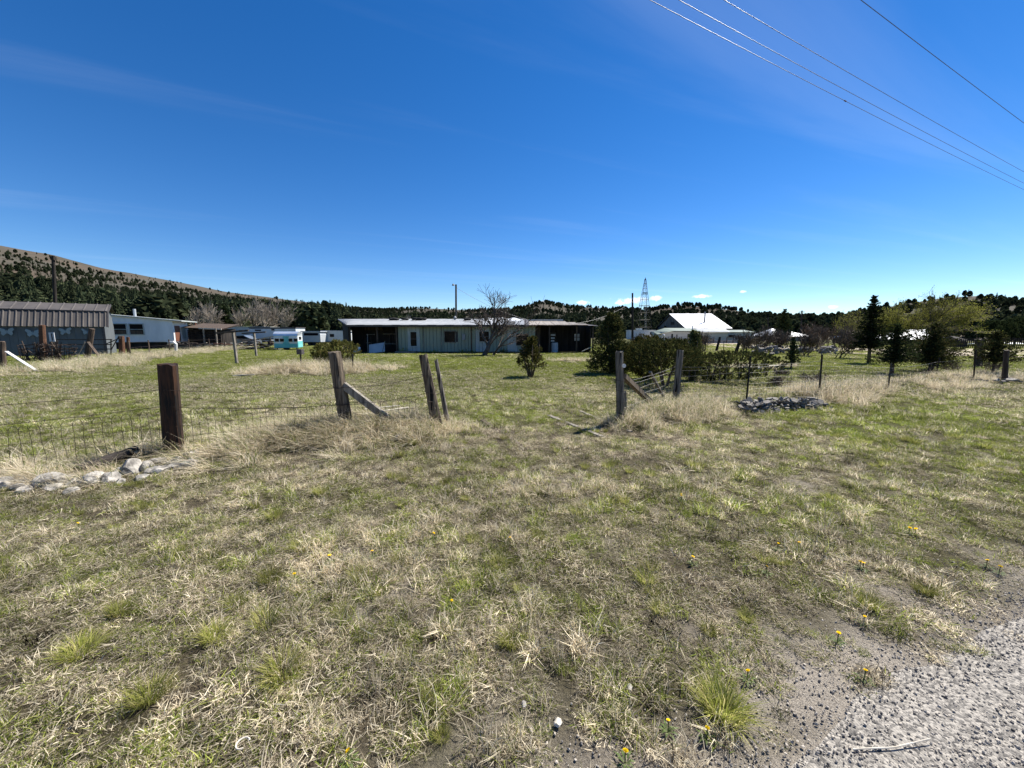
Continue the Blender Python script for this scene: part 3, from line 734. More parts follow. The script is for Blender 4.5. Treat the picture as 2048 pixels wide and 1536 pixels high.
def spruce(name, label, loc, hgt, rad, seed, m, clear=.12, lean=(0, 0), leaf=(.07, .035), lv=17, group=None, ragged=.3, per=30, cat='tree'):
    r = np.random.default_rng(seed); t = thing(name, label, cat, loc, 0, group)
    tips, dirs, sl = [], [], []
    w_ = MB()
    top = Vector((lean[0] * hgt, lean[1] * hgt, hgt))
    w_.tube([(0, 0, -.08), tuple(top * .3 * Vector((1, 1, 1)).x), tuple(top * .65), tuple(top)], [hgt * .022 + .015, hgt * .017, hgt * .01, .006], 8)
    part('trunk', w_, M['cedar_bark'], t, local=True, smooth=True)
    bm_ = MB()
    for k in range(lv):
        f = clear + (1 - clear) * (k + .3) / lv
        nb = int(9 - 4 * f)
        for b_ in range(nb):
            a = 6.283 * (b_ + r.random() * .8) / nb + k
            ln = rad * (1 - f) ** .75 * (1 - ragged + 2 * ragged * r.random()) + .05 * hgt * .5
            f2 = f + r.normal(0, .012)
            base = Vector((lean[0] * f2 * hgt, lean[1] * f2 * hgt, f2 * hgt))
            up_ = -.15 + .55 * f
            d = Vector((math.cos(a), math.sin(a), up_)).normalized()
            bm_.tube([base, base + d * ln * .9], [.008 * hgt * (1 - f) + .004, .003], 4, False)
            ns_ = max(2, int(ln / .16))
            for s_ in range(ns_):
                g_ = (s_ + .8) / ns_
                p = base + d * ln * g_ + Vector((0, 0, .10 * ln * g_ * g_))
                tips.append(p); dd = d + Vector(r.normal(0, .35, 3)) + Vector((0, 0, .1)); dirs.append(dd.normalized()); sl.append(ln * (.34 + .12 * r.random()) * (1.1 - .4 * g_) + .05)
    part('branches', bm_, M['cedar_bark'], t, local=True)
    part('crown', sprays_mesh('spruce_crown', np.array(tips), np.array(dirs), np.array(sl), per, leaf[0], leaf[1], .22, seed + 3, m), m, t, local=True)
    return t
def grow(rr, mbs, p, d, ln, r0, depth, maxd, kids, spread, upb, segs=3, thin=.0035):
    pts = [p]; q = p; dd = d.copy()
    for k in range(segs):
        dd = (dd + Vector((rr.gauss(0, .16), rr.gauss(0, .16), rr.gauss(0, .12) + upb))).normalized()
        q = q + dd * ln / segs; pts.append(q)
    rads = [r0 * (1 - .55 * k / segs) for k in range(segs + 1)]
    mbs[0 if depth < 2 else 1].tube(pts, [max(thin, x_) for x_ in rads], 7 if depth == 0 else (5 if depth == 1 else 3), depth < 2)
    if depth >= maxd: return
    for k in range(kids[depth]):
        f = rr.uniform(.3, 1.0) if k else 1.0
        i_ = min(segs - 1, int(f * segs)); pp = pts[i_].lerp(pts[i_ + 1], f * segs - i_)
        ax = Vector((rr.gauss(0, 1), rr.gauss(0, 1), rr.gauss(0, 1) * .6)).normalized()
        nd = (dd + ax * spread * rr.uniform(.6, 1.3)).normalized()
        grow(rr, mbs, pp, nd, ln * rr.uniform(.5, .8), r0 * rr.uniform(.38, .55), depth + 1, maxd, kids, spread, upb, segs, thin)
def bare_tree(name, label, loc, hgt, seed, m, kids=(6, 6, 6, 4), d0=(0, 0, 1), spread=.8, upb=.05, r0=None, first=.45, thin=.006, group=None, stems=1, cat='tree', leaves=None):
    rr = random.Random(seed); t = thing(name, label, cat, loc, 0, group); mbs = [MB(), MB()]
    for s_ in range(stems):
        dv = Vector(d0) if stems == 1 else Vector((rr.gauss(0, .45), rr.gauss(0, .45), 1))
        off = Vector((0, 0, -.08)) if stems == 1 else Vector((rr.gauss(0, .12), rr.gauss(0, .12), -.08))
        grow(rr, mbs, off, dv.normalized(), hgt * first, r0 or hgt * .03, 0, len(kids), kids, spread, upb, 3, thin)
    part('trunk', mbs[0], m, t, local=True, smooth=True)
    part('twigs', mbs[1], m, t, local=True)['kind'] = 'stuff'
    if leaves:
        r = np.random.default_rng(seed); V = np.array(mbs[1].v); n, ln, wd, lm = leaves
        k = r.integers(0, len(V), n); c = V[k] + r.normal(0, .05 * hgt ** .5, (n, 3)); c = c[c[:, 2] > .25 * hgt]
        Q = leaf_quads(c, r.normal(0, 1, (len(c), 3)), ln, wd, seed)
        me = np_mesh('willow_leaves', Q, np.arange(len(Q)).reshape(-1, 4)); me.materials.append(lm); part('leaves', me, lm, t, local=True)
    return t
def ground_at(p): return (p.x, p.y, g1(p.x, p.y))

# ------------------------------------------------------------------ the long house
D0 = 33.0
def HX(px): return (px - 1024) * D0 / 771.5
def HZ(py): return P(1024, py, D0).z
house = thing('long_house', 'long low pale green house with tin roof, dark open ends and vertical siding', 'house', (-3, D0, 0))
xl, xr = HX(797), HX(1070)
# backing wall with window openings as boxes in front; panels one by one
part('wall', MB().b(xl, xr, D0 + .06, D0 + 4.6, 0.0, 2.32), M['trim_dark'], house)
pan = MB().b(0, .272, 0, .045, 0, 1).mesh('siding_panel'); fix_normals(pan)
batten = {}
whites = [(HX(817), HX(840)), (HX(950.5), HX(980)), (HX(1014), HX(1033))]
opens = [(HX(822), HX(834), HZ(692), HZ(664)), (HX(890), HX(910.5), HZ(684), HZ(663)), (HX(959), HX(978), HZ(683), HZ(663)), (HX(1033), HX(1056), HZ(690), HZ(668.5))]
k = 0; x = xl + .01
while x < xr - .2:
    xc = x + .14
    wh = any(a - .02 < xc < b_ + .02 for a, b_ in whites)
    zs = [(.06, 2.26)]
    for (a, b_, c, d) in opens:
        if x < b_ - .02 and x + .285 > a + .02: zs = [(.06, c), (d, 2.26)]
    for (z0, z1) in zs:
        o = link('siding_panel', pan if not wh else pan.copy(), None, house)
        if wh: o.data.materials.clear(); o.data.materials.append(M['white_paint'])
        elif not pan.materials: pan.materials.append(M['green_wall'])
        o.location = (x + 3, 0 + .004 * (k % 3), z0); o.scale = (1, 1, z1 - z0)
    x += .30; k += 1
for n_, (a, b_, c, d) in enumerate(opens):
    w = part('window', MB().b(a, b_, D0 - .01, D0 + .055, c, d), M['glass'], house)
    fr = MB(); tk = .07 if n_ != 3 else .05
    fr.b(a - tk, a, D0 - .05, D0 + .05, c - tk, d + tk).b(b_, b_ + tk, D0 - .05, D0 + .05, c - tk, d + tk).b(a, b_, D0 - .05, D0 + .05, d, d + tk).b(a, b_, D0 - .05, D0 + .05, c - tk, c)
    part('frame', fr, M['white_paint'] if n_ in (0, 2) else M['plank'], w)
    if n_ in (0, 2): part('sash', MB().b(a, b_, D0 - .035, D0 - .005, (c + d) / 2 - .025, (c + d) / 2 + .025), M['trim_dark'], w)
dr = part('door', MB().b(whites[0][0] - .02, opens[0][0] - .075, D0 - .055, D0 - .01, .12, 2.14).b(opens[0][1] + .075, whites[0][1] + .02, D0 - .055, D0 - .01, .12, 2.14), M['white_paint'], house)
part('door_panel', MB().b(HX(1020), HX(1032), D0 - .03, D0 - .002, HZ(702), HZ(668)), M['white_paint'], house)
part('base_board', MB().b(xl, xr, D0 - .06, D0 - .008, 0, .10), M['black_wood'], house)
part('doorstep', MB().b(HX(796), HX(836), D0 - .9, D0 - .1, 0, .16), M['plank'], house)
for (px, z0_, z1_) in ((848, .1, 2.2), (884, .1, 2.2), (1003, .1, 2.2)): part('trim_strip', MB().b(HX(px) - .03, HX(px) + .03, D0 - .03, D0 - .003, z0_, z1_), M['plank'], house)
part('downpipe', MB().tube([(HX(943), D0 - .09, 0), (HX(943), D0 - .09, 2.2)], .035, 7), M['rust'], house)
part('meter_box', MB().b(HX(925), HX(931), D0 - .16, D0 - .03, 1.1, 1.6), M['steel'], house)
for px, hh2 in ((806, .5), (868, .3), (925, .35), (943, .25), (1005, .4)): part('weed', sprays_mesh('weed', np.array([[HX(px) + .22 * math.cos(i * 2.4) * (i % 3), D0 - .35, hh2 * (.4 + .1 * (i % 6))] for i in range(14)]), np.array([[.3 * math.cos(i), -.2, .9] for i in range(14)]), np.full(14, .3), 14, .09, .04, .25, px, M['willow']), M['willow'], house)['kind'] = 'stuff'
# roof: corrugated sheets from the high back edge to the eave
def sheet_mesh(name, w, ln, rise, pitch=.095, amp=.022):
    n = int(w / pitch) * 2; mb = MB()
    for k in range(n + 1):
        xx = w * k / n; zz = amp if k % 2 else 0
        mb.v.append((xx, 0, zz)); mb.v.append((xx, ln, zz + rise))
    for k in range(n): mb.f.append((2 * k, 2 * k + 2, 2 * k + 3, 2 * k + 1))
    return mb.mesh(name)
roof = part('roof', MB().add([(HX(700), D0 - .45, 2.27), (HX(1060), D0 - .45, 2.27), (HX(1060), D0 + 5, 2.96), (-17.0, D0 + 5, 2.96),
                              (HX(700), D0 - .45, 2.33), (HX(1060), D0 - .45, 2.33), (HX(1060), D0 + 5, 3.02), (-17.0, D0 + 5, 3.02)],
                             [(0, 1, 2, 3), (4, 7, 6, 5), (0, 4, 5, 1), (1, 5, 6, 2), (2, 6, 7, 3), (3, 7, 4, 0)]), M['trim_dark'], house)
sm = sheet_mesh('tin_sheet', .76, 5.5, .694)
x = HX(700) + .02; k = 0
while x < HX(1058) - .7:
    o = link('tin_sheet', sm, M['tin'], house, (x + 3, -.5 - .05 * random.Random(k).random(), 2.345 + .012 * (k % 2))); x += .745; k += 1
sm2 = sheet_mesh('tin_sheet_end', 3.3, 5.4, .694)
v_ = [(p.co.x, p.co.y, p.co.z) for p in sm2.vertices]
for p_, c in zip(sm2.vertices, v_): p_.co = (-16.98 + c[0] * (HX(700) + 16.98) / 3.3 if c[1] > 1 else HX(700) - .03 + .05 * c[0] / 3.3, D0 - .45 + c[1], 2.345 + c[2])
o = part('tin_sheet', sm2, M['tin'], house)
# left open end
xa, xb = HX(700), HX(797)
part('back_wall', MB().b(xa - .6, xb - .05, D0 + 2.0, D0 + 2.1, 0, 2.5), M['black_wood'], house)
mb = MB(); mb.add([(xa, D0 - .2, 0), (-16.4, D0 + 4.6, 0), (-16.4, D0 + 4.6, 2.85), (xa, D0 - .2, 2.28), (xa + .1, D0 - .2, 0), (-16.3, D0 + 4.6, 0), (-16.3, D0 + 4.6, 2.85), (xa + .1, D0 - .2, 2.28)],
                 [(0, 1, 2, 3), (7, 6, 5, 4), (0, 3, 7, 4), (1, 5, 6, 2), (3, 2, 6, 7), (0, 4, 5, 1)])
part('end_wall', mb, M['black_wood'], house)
for k, px in enumerate((703, 757, 795)): part('post', MB().b(HX(px) - .06, HX(px) + .06, D0 - .2, D0 - .08, 0, 2.26), M['dark_plank'], house)
for (px0, px1, y0, y1) in [(714, 752, 654, 660), (717, 735, 668, 670), (752, 781, 667, 669), (752, 778, 687, 690), (765, 767, 669, 687), (776, 778, 669, 688), (726, 727.5, 672, 690), (716, 728, 686, 687.5)]:
    part('board', MB().b(HX(px0), HX(px1), D0 + 1.9, D0 + 1.99, HZ(y1), HZ(y0)), M['plank'] if y1 - y0 < 5 else M['dark_plank'], house)
# porch at the right end
xa, xb = xr, HX(1190)
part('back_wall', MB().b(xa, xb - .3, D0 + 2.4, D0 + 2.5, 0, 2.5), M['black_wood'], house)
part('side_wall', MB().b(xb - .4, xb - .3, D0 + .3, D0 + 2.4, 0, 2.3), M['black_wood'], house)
part('porch_wall', MB().b(xa, HX(1082), D0 + .8, D0 + .9, 0, 2.3), M['dark_plank'], house)
for px in (1098, 1152, 1184): part('porch_post', MB().b(HX(px) - .05, HX(px) + .05, D0 - .25, D0 - .15, 0, 2.27), M['dark_plank'], house)
mb = MB().add([(HX(1057), D0 - .5, 2.31), (xb + .15, D0 - .5, 2.30), (xb - 2.2, D0 + 4, 2.74), (HX(1057), D0 + 4, 2.80)], [(0, 1, 2, 3)])
pr = part('porch_roof', mb.add([(p_[0], p_[1], p_[2] - .05) for p_ in mb.v[:4]], [(3, 2, 1, 0)]), M['trim_dark'], house)
for k in range(8):
    x0 = HX(1057) + k * .72; w0 = .70; ln = min(4.4, 4.4 - max(0, (x0 + .7 - (xb - 2.2))) * 1.9) if x0 + .7 > xb - 2.2 else 4.4
    if ln < .4: break
    link('tin_sheet', sheet_mesh('tan_tin_sheet', w0, ln, .108 * ln), M['tan_tin'], house, (x0 + 3, -.55, 2.335 + .01 * (k % 2)))
w = part('window', MB().b(HX(1157), HX(1168), D0 + 2.33, D0 + 2.39, 1.0, 1.6), M['rv'], house); part('sash', MB().b(HX(1157), HX(1168), D0 + 2.28, D0 + 2.32, 1.28, 1.33), M['trim_dark'], w)  # opaque pale pane: the light in the window is put into its colour
part('fascia', MB().b(HX(702), HX(1057), D0 - .5, D0 - .46, 2.20, 2.32), M['trim_dark'], house)
part('roof_vent', MB().tube([(HX(911) * 1.12, D0 + 4, 2.8), (HX(911) * 1.12, D0 + 4, 3.15)], .09, 8).tube([(HX(911) * 1.12, D0 + 4, 3.15), (HX(911) * 1.12, D0 + 4, 3.3)], [.16, .03], 8), M['tin'], house)
# white tarp bunched on the roof
r = random.Random(3); mb = MB(); nx, ny = 22, 6
for i in range(nx + 1):
    for j in range(ny + 1):
        u_ = i / nx; v_ = j / ny
        mb.v.append((HX(958) * 1.1 + u_ * 3.9, D0 + 3.0 + v_ * 1.6, 2.80 + .126 * (v_ * 1.6) + (.30 * math.sin(math.pi * v_) ** .6 * (math.sin(math.pi * u_) ** .4) * (.55 + .45 * math.sin(u_ * 9) ** 2)) + r.uniform(-.02, .02)))
for i in range(nx):
    for j in range(ny): a = i * (ny + 1) + j; mb.f.append((a, a + ny + 1, a + ny + 2, a + 1))
tag(link('roof_tarp', mb.mesh('roof_tarp', True), M['tarp']), 'crumpled white tarp lying over the house roof behind the bare tree', 'tarp')
tag(link('roof_flashing', MB().b(HX(1058) * 1.1, HX(1127) * 1.1, D0 + 3.9, D0 + 4.2, 2.78, 2.98).mesh('f'), M['white_paint']), 'long white panel lying along the top of the porch roof', 'panel')
def tyre(px, rx):
    mb = MB(); n, m_ = 18, 8
    for i in range(n):
        for j in range(m_):
            a = 6.283 * i / n; b_ = 6.283 * j / m_; rr = .26 + .1 * math.cos(b_)
            mb.v.append((rr * math.cos(a), rr * math.sin(a), .1 * math.sin(b_)))
    for i in range(n):
        for j in range(m_): mb.f.append((i * m_ + j, ((i + 1) % n) * m_ + j, ((i + 1) % n) * m_ + (j + 1) % m_, i * m_ + (j + 1) % m_))
    o = link('tyre', mb.mesh('tyre', True), M['rubber']); o.location = ((px - 1024) * (D0 + 3.7) / 771.5, D0 + 3.7, 3.0); o.rotation_euler = (R(7), 0, rx)
    tag(o, 'black tyre holding down the tin roof of the long house', 'tyre', 'tyres on the house roof')
for k, px in enumerate((788, 793, 812, 833, 841, 848, 936)): tyre(px, k)
# clutter by the house
t = thing('propped_sheet', 'pale grey sheet leaning inside the dark open end of house', 'panel', (HX(758), D0 - .6, 0))
part('sheet', MB().box((HX(758), D0 - .5, .42), (1.35, .04, .85), Euler((R(-28), R(-8), 0)).to_matrix()), M['rv_grey'], t)
for px, tx in ((742, 739), (770, 773)): part('prop', MB().beam((HX(px), D0 - .75, 0), (HX(tx), D0 - .3, 1.0 if px == 770 else 1.6), .05, .05), M['plank'], t)
t = thing('plastic_bag', 'crumpled white sack beside the dark open end of house', 'sack', (HX(718), D0 - .6, 0))
part('sack', rock_mesh('sack', 41, .38, .3, .42, 2, .5), M['tarp'], t, local=True, loc=(0, 0, .28))
t = thing('barrel', 'pale blue white barrel standing under the porch roof', 'barrel', (HX(1110), D0 + .3, 0))
part('body', MB().tube([(0, 0, 0), (0, 0, .04), (0, 0, .3), (0, 0, .32), (0, 0, .6), (0, 0, .62), (0, 0, .86)], [.25, .28, .28, .295, .28, .295, .27], 14), M['rv_grey'], t, local=True)
part('band', MB().tube([(0, 0, .40), (0, 0, .52)], .284, 14), M['white_plank'], t, local=True)
t = thing('porch_shelf', 'open shelf with pale boxes against the porch back wall', 'shelf', (HX(1110), D0 + 1.6, 0))
for z in (.9, 1.15, 1.42, 1.65): part('shelf_board', MB().b(HX(1104), HX(1115), D0 + 1.4, D0 + 1.75, z, z + .03), M['plank'], t)
for px in (1103.5, 1115.5): part('side', MB().b(HX(px) - .02, HX(px) + .02, D0 + 1.4, D0 + 1.75, 0, 1.75), M['dark_plank'], t)
for k, z in enumerate((.93, 1.18, 1.45)): tag(link('storage_box', MB().b(HX(1105), HX(1112 + k), D0 + 1.42, D0 + 1.7, z, z + .13).mesh('storage_box'), M['rv']), 'pale box stored on the porch shelf', 'box', 'boxes on the porch shelf')
t = thing('fallen_pole', 'pale pole propped low at the porch end', 'pole', (HX(1175), D0 - .3, 0))
part('pole', MB().tube([(HX(1162), D0 - .5, .15), (HX(1184), D0 - .3, .55)], .03, 6), M['pale_wood'], t)

# ------------------------------------------------------------------ utility poles, yard lamp, overhead lines
def rough_post(mb, p0, p1, r0, r1, sides=10, rings=9, jit=.06, seed=0, square=False, yaw=0.0):
    rr = random.Random(seed); p0, p1 = Vector(p0), Vector(p1); d = (p1 - p0)
    zx = d.normalized(); xx = (Vector((math.cos(yaw), math.sin(yaw), 0)) - zx * zx.dot(Vector((math.cos(yaw), math.sin(yaw), 0)))).normalized(); q = Matrix((xx, zx.cross(xx), zx)).transposed(); prof = [1 + rr.uniform(-jit, jit) for _ in range(sides)]
    vs = []; fs = []
    for i in range(rings + 1):
        f = i / rings; rad = r0 + (r1 - r0) * f
        for k in range(sides):
            a = 6.283185 * (k + .5 * square) / sides
            sh = prof[k] * (1 + rr.uniform(-jit, jit) * .4)
            if square: sh *= 1 / max(abs(math.cos(a)), abs(math.sin(a))) * .92
            zz = rr.uniform(-.03, .012) if i == rings else 0
            vs.append(p0 + d * f + q @ Vector((math.cos(a) * rad * sh, math.sin(a) * rad * sh, zz)))
    for i in range(rings):
        for k in range(sides): fs.append((i * sides + k, i * sides + (k + 1) % sides, (i + 1) * sides + (k + 1) % sides, (i + 1) * sides + k))
    fs.append(tuple(range(sides))[::-1]); fs.append(tuple(range(rings * sides, rings * sides + sides)))
    return mb.add(vs, fs)
b0 = P(113, 690, 48); tp = P(106, 511, 48)
t = thing('utility_pole', 'thick dark leaning timber pole behind the grey shed', 'pole', (b0.x, b0.y, 0)); part('pole', rough_post(MB(), (b0.x, b0.y, -.3), tp, .19, .15, 10, 9, .04, 2), M['black_wood'], t)
part('cap', MB().box(tp + Vector((0, 0, -.35)), (.40, .34, .4)), M['black_wood'], t)
b0 = P(912, 690, 44); tp = P(912, 569, 44)
t = thing('yard_lamp', 'slim grey yard light pole rising behind the long house', 'lamp post', (b0.x, b0.y, 0)); part('pole', MB().tube([(b0.x, b0.y, -.3), tp], [.13, .10], 10), M['post_grey'], t)
part('arm', MB().tube([tp + Vector((0, 0, -.1)), tp + Vector((-.3, -.1, .02))], .03, 6), M['steel'], t); part('lamp_head', MB().tube([tp + Vector((-.3, -.1, -.14)), tp + Vector((-.3, -.1, -.02)), tp + Vector((-.3, -.1, .08))], [.15, .12, .05], 8), M['lamp'], t)
def catenary(a, b_, sag, n=24):
    a, b_ = Vector(a), Vector(b_)
    return [a.lerp(b_, k / n) - Vector((0, 0, sag * 4 * (k / n) * (1 - k / n))) for k in range(n + 1)]
b2 = P(1265, 690, 62); t2 = P(1265, 586, 62)
t = thing('utility_pole', 'slender dark pole standing beside the windmill tower', 'pole', (b2.x, b2.y, 0)); part('pole', MB().tube([(b2.x, b2.y, -.3), t2], [.19, .13], 9), M['black_wood'], t); part('bracket', MB().box(t2 + Vector((0, -.15, -.9)), (.12, .2, .35)), M['steel'], t)
tag(link('service_cable', MB().tube(catenary(tp + Vector((.1, 0, -.4)), (b2.x, b2.y, t2.z - 1.2), 3.8), .014, 4).mesh('service_cable'), M['cable']), 'thin cable sagging from the yard light to the slender dark pole', 'cable')
b3 = P(1600, 690, 95); t3 = P(1604, 621, 95)
t = thing('utility_pole', 'distant pole with short crossarm behind the white hipped roof', 'pole', (b3.x, b3.y, 0)); part('pole', MB().tube([(b3.x, b3.y, -.3), t3], [.2, .15], 8), M['black_wood'], t); part('crossarm', MB().box(t3 + Vector((0, 0, -.35)), (1.3, .14, .14)), M['black_wood'], t)
b4 = P(1536, 690, 100); t4 = P(1536, 634, 100)
t = thing('utility_pole', 'plain distant pole between the barn and the white hipped roof', 'pole', (b4.x, b4.y, 0)); part('pole', MB().tube([(b4.x, b4.y, -.3), t4], [.17, .13], 8), M['black_wood'], t)
# overhead line along the road: two poles beyond the frame carry four conductors
wd_ = Vector((2.05, 1, 0)).normalized(); hgt = 8.6
wires = [(1300, 0, 7.0), (1358, 0, 7.0), (1448, 0, 7.0), (1722, 0, 6.4)]
ends = []
for (px, py, up_) in wires:
    l, f, d = ray(px, py); tt = up_ / -d; q = Vector((l * tt, f * tt, EYE + up_)); ends.append(q)
cx = sum((q for q in ends), Vector()) / 4
pa = Vector((cx.x, cx.y, 0)) - wd_ * 26; pb = Vector((cx.x, cx.y, 0)) + wd_ * 46
for k, (pp, lb) in enumerate(((pa, 'tall power pole left of the gateway carrying four overhead lines'), (pb, 'tall power pole far down the road carrying four overhead lines'))):
    t = thing('power_pole', lb, 'power pole', (pp.x, pp.y, 0)); part('pole', rough_post(MB(), (pp.x, pp.y, -.4), (pp.x, pp.y, 9.4), .17, .12, 10, 8, .03, k), M['post_grey'], t)
    nrm = Vector((-wd_.y, wd_.x, 0)); part('crossarm', MB().beam(Vector((pp.x, pp.y, 8.45)) - nrm * 1.4, Vector((pp.x, pp.y, 8.45)) + nrm * 1.4, .12, .1), M['post_grey'], t)
for k, q in enumerate(ends):
    a = q - wd_ * (26 + (q - cx).dot(wd_)); b_ = q + wd_ * (46 - (q - cx).dot(wd_)); f = (26 + (q - cx).dot(wd_)) / 72; sag = .5
    dz = sag * 4 * f * (1 - f); a.z += dz; b_.z += dz
    wt = thing('power_line', ('outermost overhead line farthest over the field, with a splice on it', 'second overhead line next to the spliced one', 'third overhead line, just before the gap', 'single lower overhead line running apart on the road side')[k], 'power line', tuple(a))
    part('conductor', MB().tube(catenary(a, b_, sag, 40), .0062, 5), M['cable'], wt)
    if k == 0:
        f2 = f; best = None
        for s_ in range(400):
            ff = f + (1 - f) * s_ / 400; pt = a.lerp(b_, ff) - Vector((0, 0, sag * 4 * ff * (1 - ff)))
            dpx = 1024 + F * pt.x / (pt.y * CP + (EYE - pt.z) * SP)
            if dpx > 1688: best = pt; break
        part('splice', MB().tube([best - wd_ * .06, best - wd_ * .05, best + wd_ * .05, best + wd_ * .06], [.008, .016, .016, .008], 8), M['rust'], wt)

# ------------------------------------------------------------------ gateway fences
def at_ground(px, py):
    p = GG(px, py); return Vector((p.x, p.y, g1(p.x, p.y)))
def lean_post(base_px, top_px):
    b_ = at_ground(*base_px); tp_ = P(top_px[0], top_px[1], b_.y); return b_, tp_
lf = thing('wire_fence', 'sagging looped wire fence with dark tie post and leaning grey posts', 'fence', (-2.83, 6.38, 0))
b1, t1 = lean_post((347, 905), (335, 727))
post1 = part('post', rough_post(MB(), b1 - Vector((0, 0, .25)) - (t1 - b1) * .0, t1, .108, .10, 16, 10, .035, 5, True, R(32)), M['tie'], lf); post1['label'] = 'thick dark creosoted railway tie post'
bA, tA = lean_post((694, 860), (668, 703))
part('post', rough_post(MB(), bA - (tA - bA) * .12, tA, .10, .085, 14, 12, .10, 6), M['post'], lf)
bB, tB = lean_post((876, 856), (846, 709))
part('post', rough_post(MB(), bB - (tB - bB) * .12, tB, .10, .07, 14, 12, .10, 7), M['post'], lf)
bC, tC = lean_post((896, 850), (872, 719))
part('stake', rough_post(MB(), bC - (tC - bC) * .1, tC, .05, .035, 8, 8, .1, 8), M['post_grey'], lf)
br0 = P(686, 769, bA.y + .0); br1 = at_ground(797, 852)
part('brace', MB().beam(br0, br1 + Vector((0, 0, .0)), .11, .10, .006), M['plank'], lf)
pL = Vector((-7.4, 3.25, g1(-7.4, 3.25))); part('post', rough_post(MB(), pL - Vector((0, 0, .2)), pL + Vector((0, 0, 1.2)), .09, .08, 10, 8, .06, 9), M['post'], lf)
def wire_pts(pts, sag, n=10, seed=0, kink=.004):
    rr = random.Random(seed); out = []
    for a, b_ in zip(pts[:-1], pts[1:]):
        for k in range(n): out.append(Vector(a).lerp(Vector(b_), k / n) - Vector((0, 0, sag * 4 * (k / n) * (1 - k / n))) + Vector((rr.uniform(-kink, kink), rr.uniform(-kink, kink), rr.uniform(-kink, kink))))
    out.append(Vector(pts[-1])); return out
def barbed(pts, sag, seed, parent, m, rad=.0024, barbs=True, n=14):
    mb = MB(); w_ = wire_pts(pts, sag, n, seed); mb.tube(w_, rad, 4, False); rr = random.Random(seed)
    if barbs:
        for a, b_ in zip(w_[:-1], w_[1:]):
            for k in range(2):
                p = a.lerp(b_, k / 2 + .2); d_ = Vector((rr.uniform(-1, 1), rr.uniform(-1, 1), rr.uniform(-1, 1))).normalized() * .018
                mb.tube([p - d_, p + d_], rad * .8, 3, False)
    return part('barbed_wire', mb, m, parent)
off = Vector((0, -.105, 0))
line = [pL, b1, bA, bB]
def on(i, h): return line[i] + off * (1 if i != 0 else .7) + Vector((0, 0, h))
def frac(b_, t_, h): f = h / (t_.z - b_.z); return b_ + (t_ - b_) * f
w1 = [pL + Vector((0, -.1, .80)), frac(b1, t1, .86) + off, frac(bA, tA, .66) + off, frac(bB, tB, .90) + off, frac(bC, tC, .86) + Vector((0, -.05, 0))]
barbed(w1, .05, 1, lf, M['wire'], .003)
w2 = [pL + Vector((0, -.1, .56)), frac(b1, t1, .64) + off, frac(bA, tA, .40) + off, frac(bB, tB, .62) + off, frac(bC, tC, .60) + Vector((0, -.05, 0))]
barbed(w2, .04, 2, lf, M['wire'], .003)
barbed([frac(bA, tA, .32) + off, frac(bB, tB, .26) + off], .10, 3, lf, M['wire'])
for (bb, tt_, h) in ((bA, tA, .40), (bB, tB, .90), (bB, tB, .62), (bB, tB, .26), (bA, tA, .66)):
    mb = MB(); c = frac(bb, tt_, h); mb.tube([c + Vector((.104 * math.cos(6.283 * k / 14), .104 * math.sin(6.283 * k / 14), .012 * math.sin(k))) for k in range(15)], .004, 4, False); part('wire_wrap', mb, M['wire'], lf)
def woven(pts, hts, space, parent, m, rad, loops, seed, levels, sag=.03, mess=.01):
    rr = random.Random(seed); mb = MB(); pts = [Vector(p) for p in pts]
    cum = [0]
    for a, b_ in zip(pts[:-1], pts[1:]): cum.append(cum[-1] + (b_ - a).length)
    def at_(s_):
        for k in range(len(pts) - 1):
            if s_ <= cum[k + 1] or k == len(pts) - 2:
                f = (s_ - cum[k]) / (cum[k + 1] - cum[k]); p = pts[k].lerp(pts[k + 1], f); h = hts[k] + (hts[k + 1] - hts[k]) * f - sag * 4 * f * (1 - f)
                p.z = g1(p.x, p.y); return p, h
    L_ = cum[-1]; n = int(L_ / space); prev = None
    tops = []
    for k in range(n + 1):
        p, h = at_(min(L_, k * space)); j = lambda a=mess: Vector((rr.uniform(-a, a), rr.uniform(-a, a), 0))
        pp = [p + Vector((0, 0, -.02)), p + Vector((0, 0, h * .35)) + j(), p + Vector((0, 0, h * .7)) + j(), p + Vector((0, 0, h)) + j()]
        mb.tube(pp, rad, 3, False); tops.append(pp[-1])
    if loops:
        for k in range(n):
            a, b_ = tops[k], tops[k + 1]
            if rr.random() < .9: mb.tube([a, a.lerp(b_, .15) + Vector((0, 0, .035)), a.lerp(b_, .5) + Vector((0, 0, .055)), a.lerp(b_, .85) + Vector((0, 0, .035)), b_], rad, 3, False)
    for lv in levels:
        ps = []
        for k in range(0, int(n * 1.0) + 1):
            p, h = at_(min(L_, k * space)); ps.append(p + Vector((rr.uniform(-mess, mess) * .4, 0, h * lv + rr.uniform(-mess, mess) * .5)))
        mb.tube(ps, rad, 3, False)
    return part('woven_wire', mb, m, parent)
woven([pL + off, b1 + off, bA + off], [.46, .55, .44], .085, lf, M['wire'], .0024, True, 4, (.12, .40, .68, .97))
woven([bA + off, bB + off], [.44, .46], .09, lf, M['wire'], .0024, False, 5, (.3, .65, 1.0))
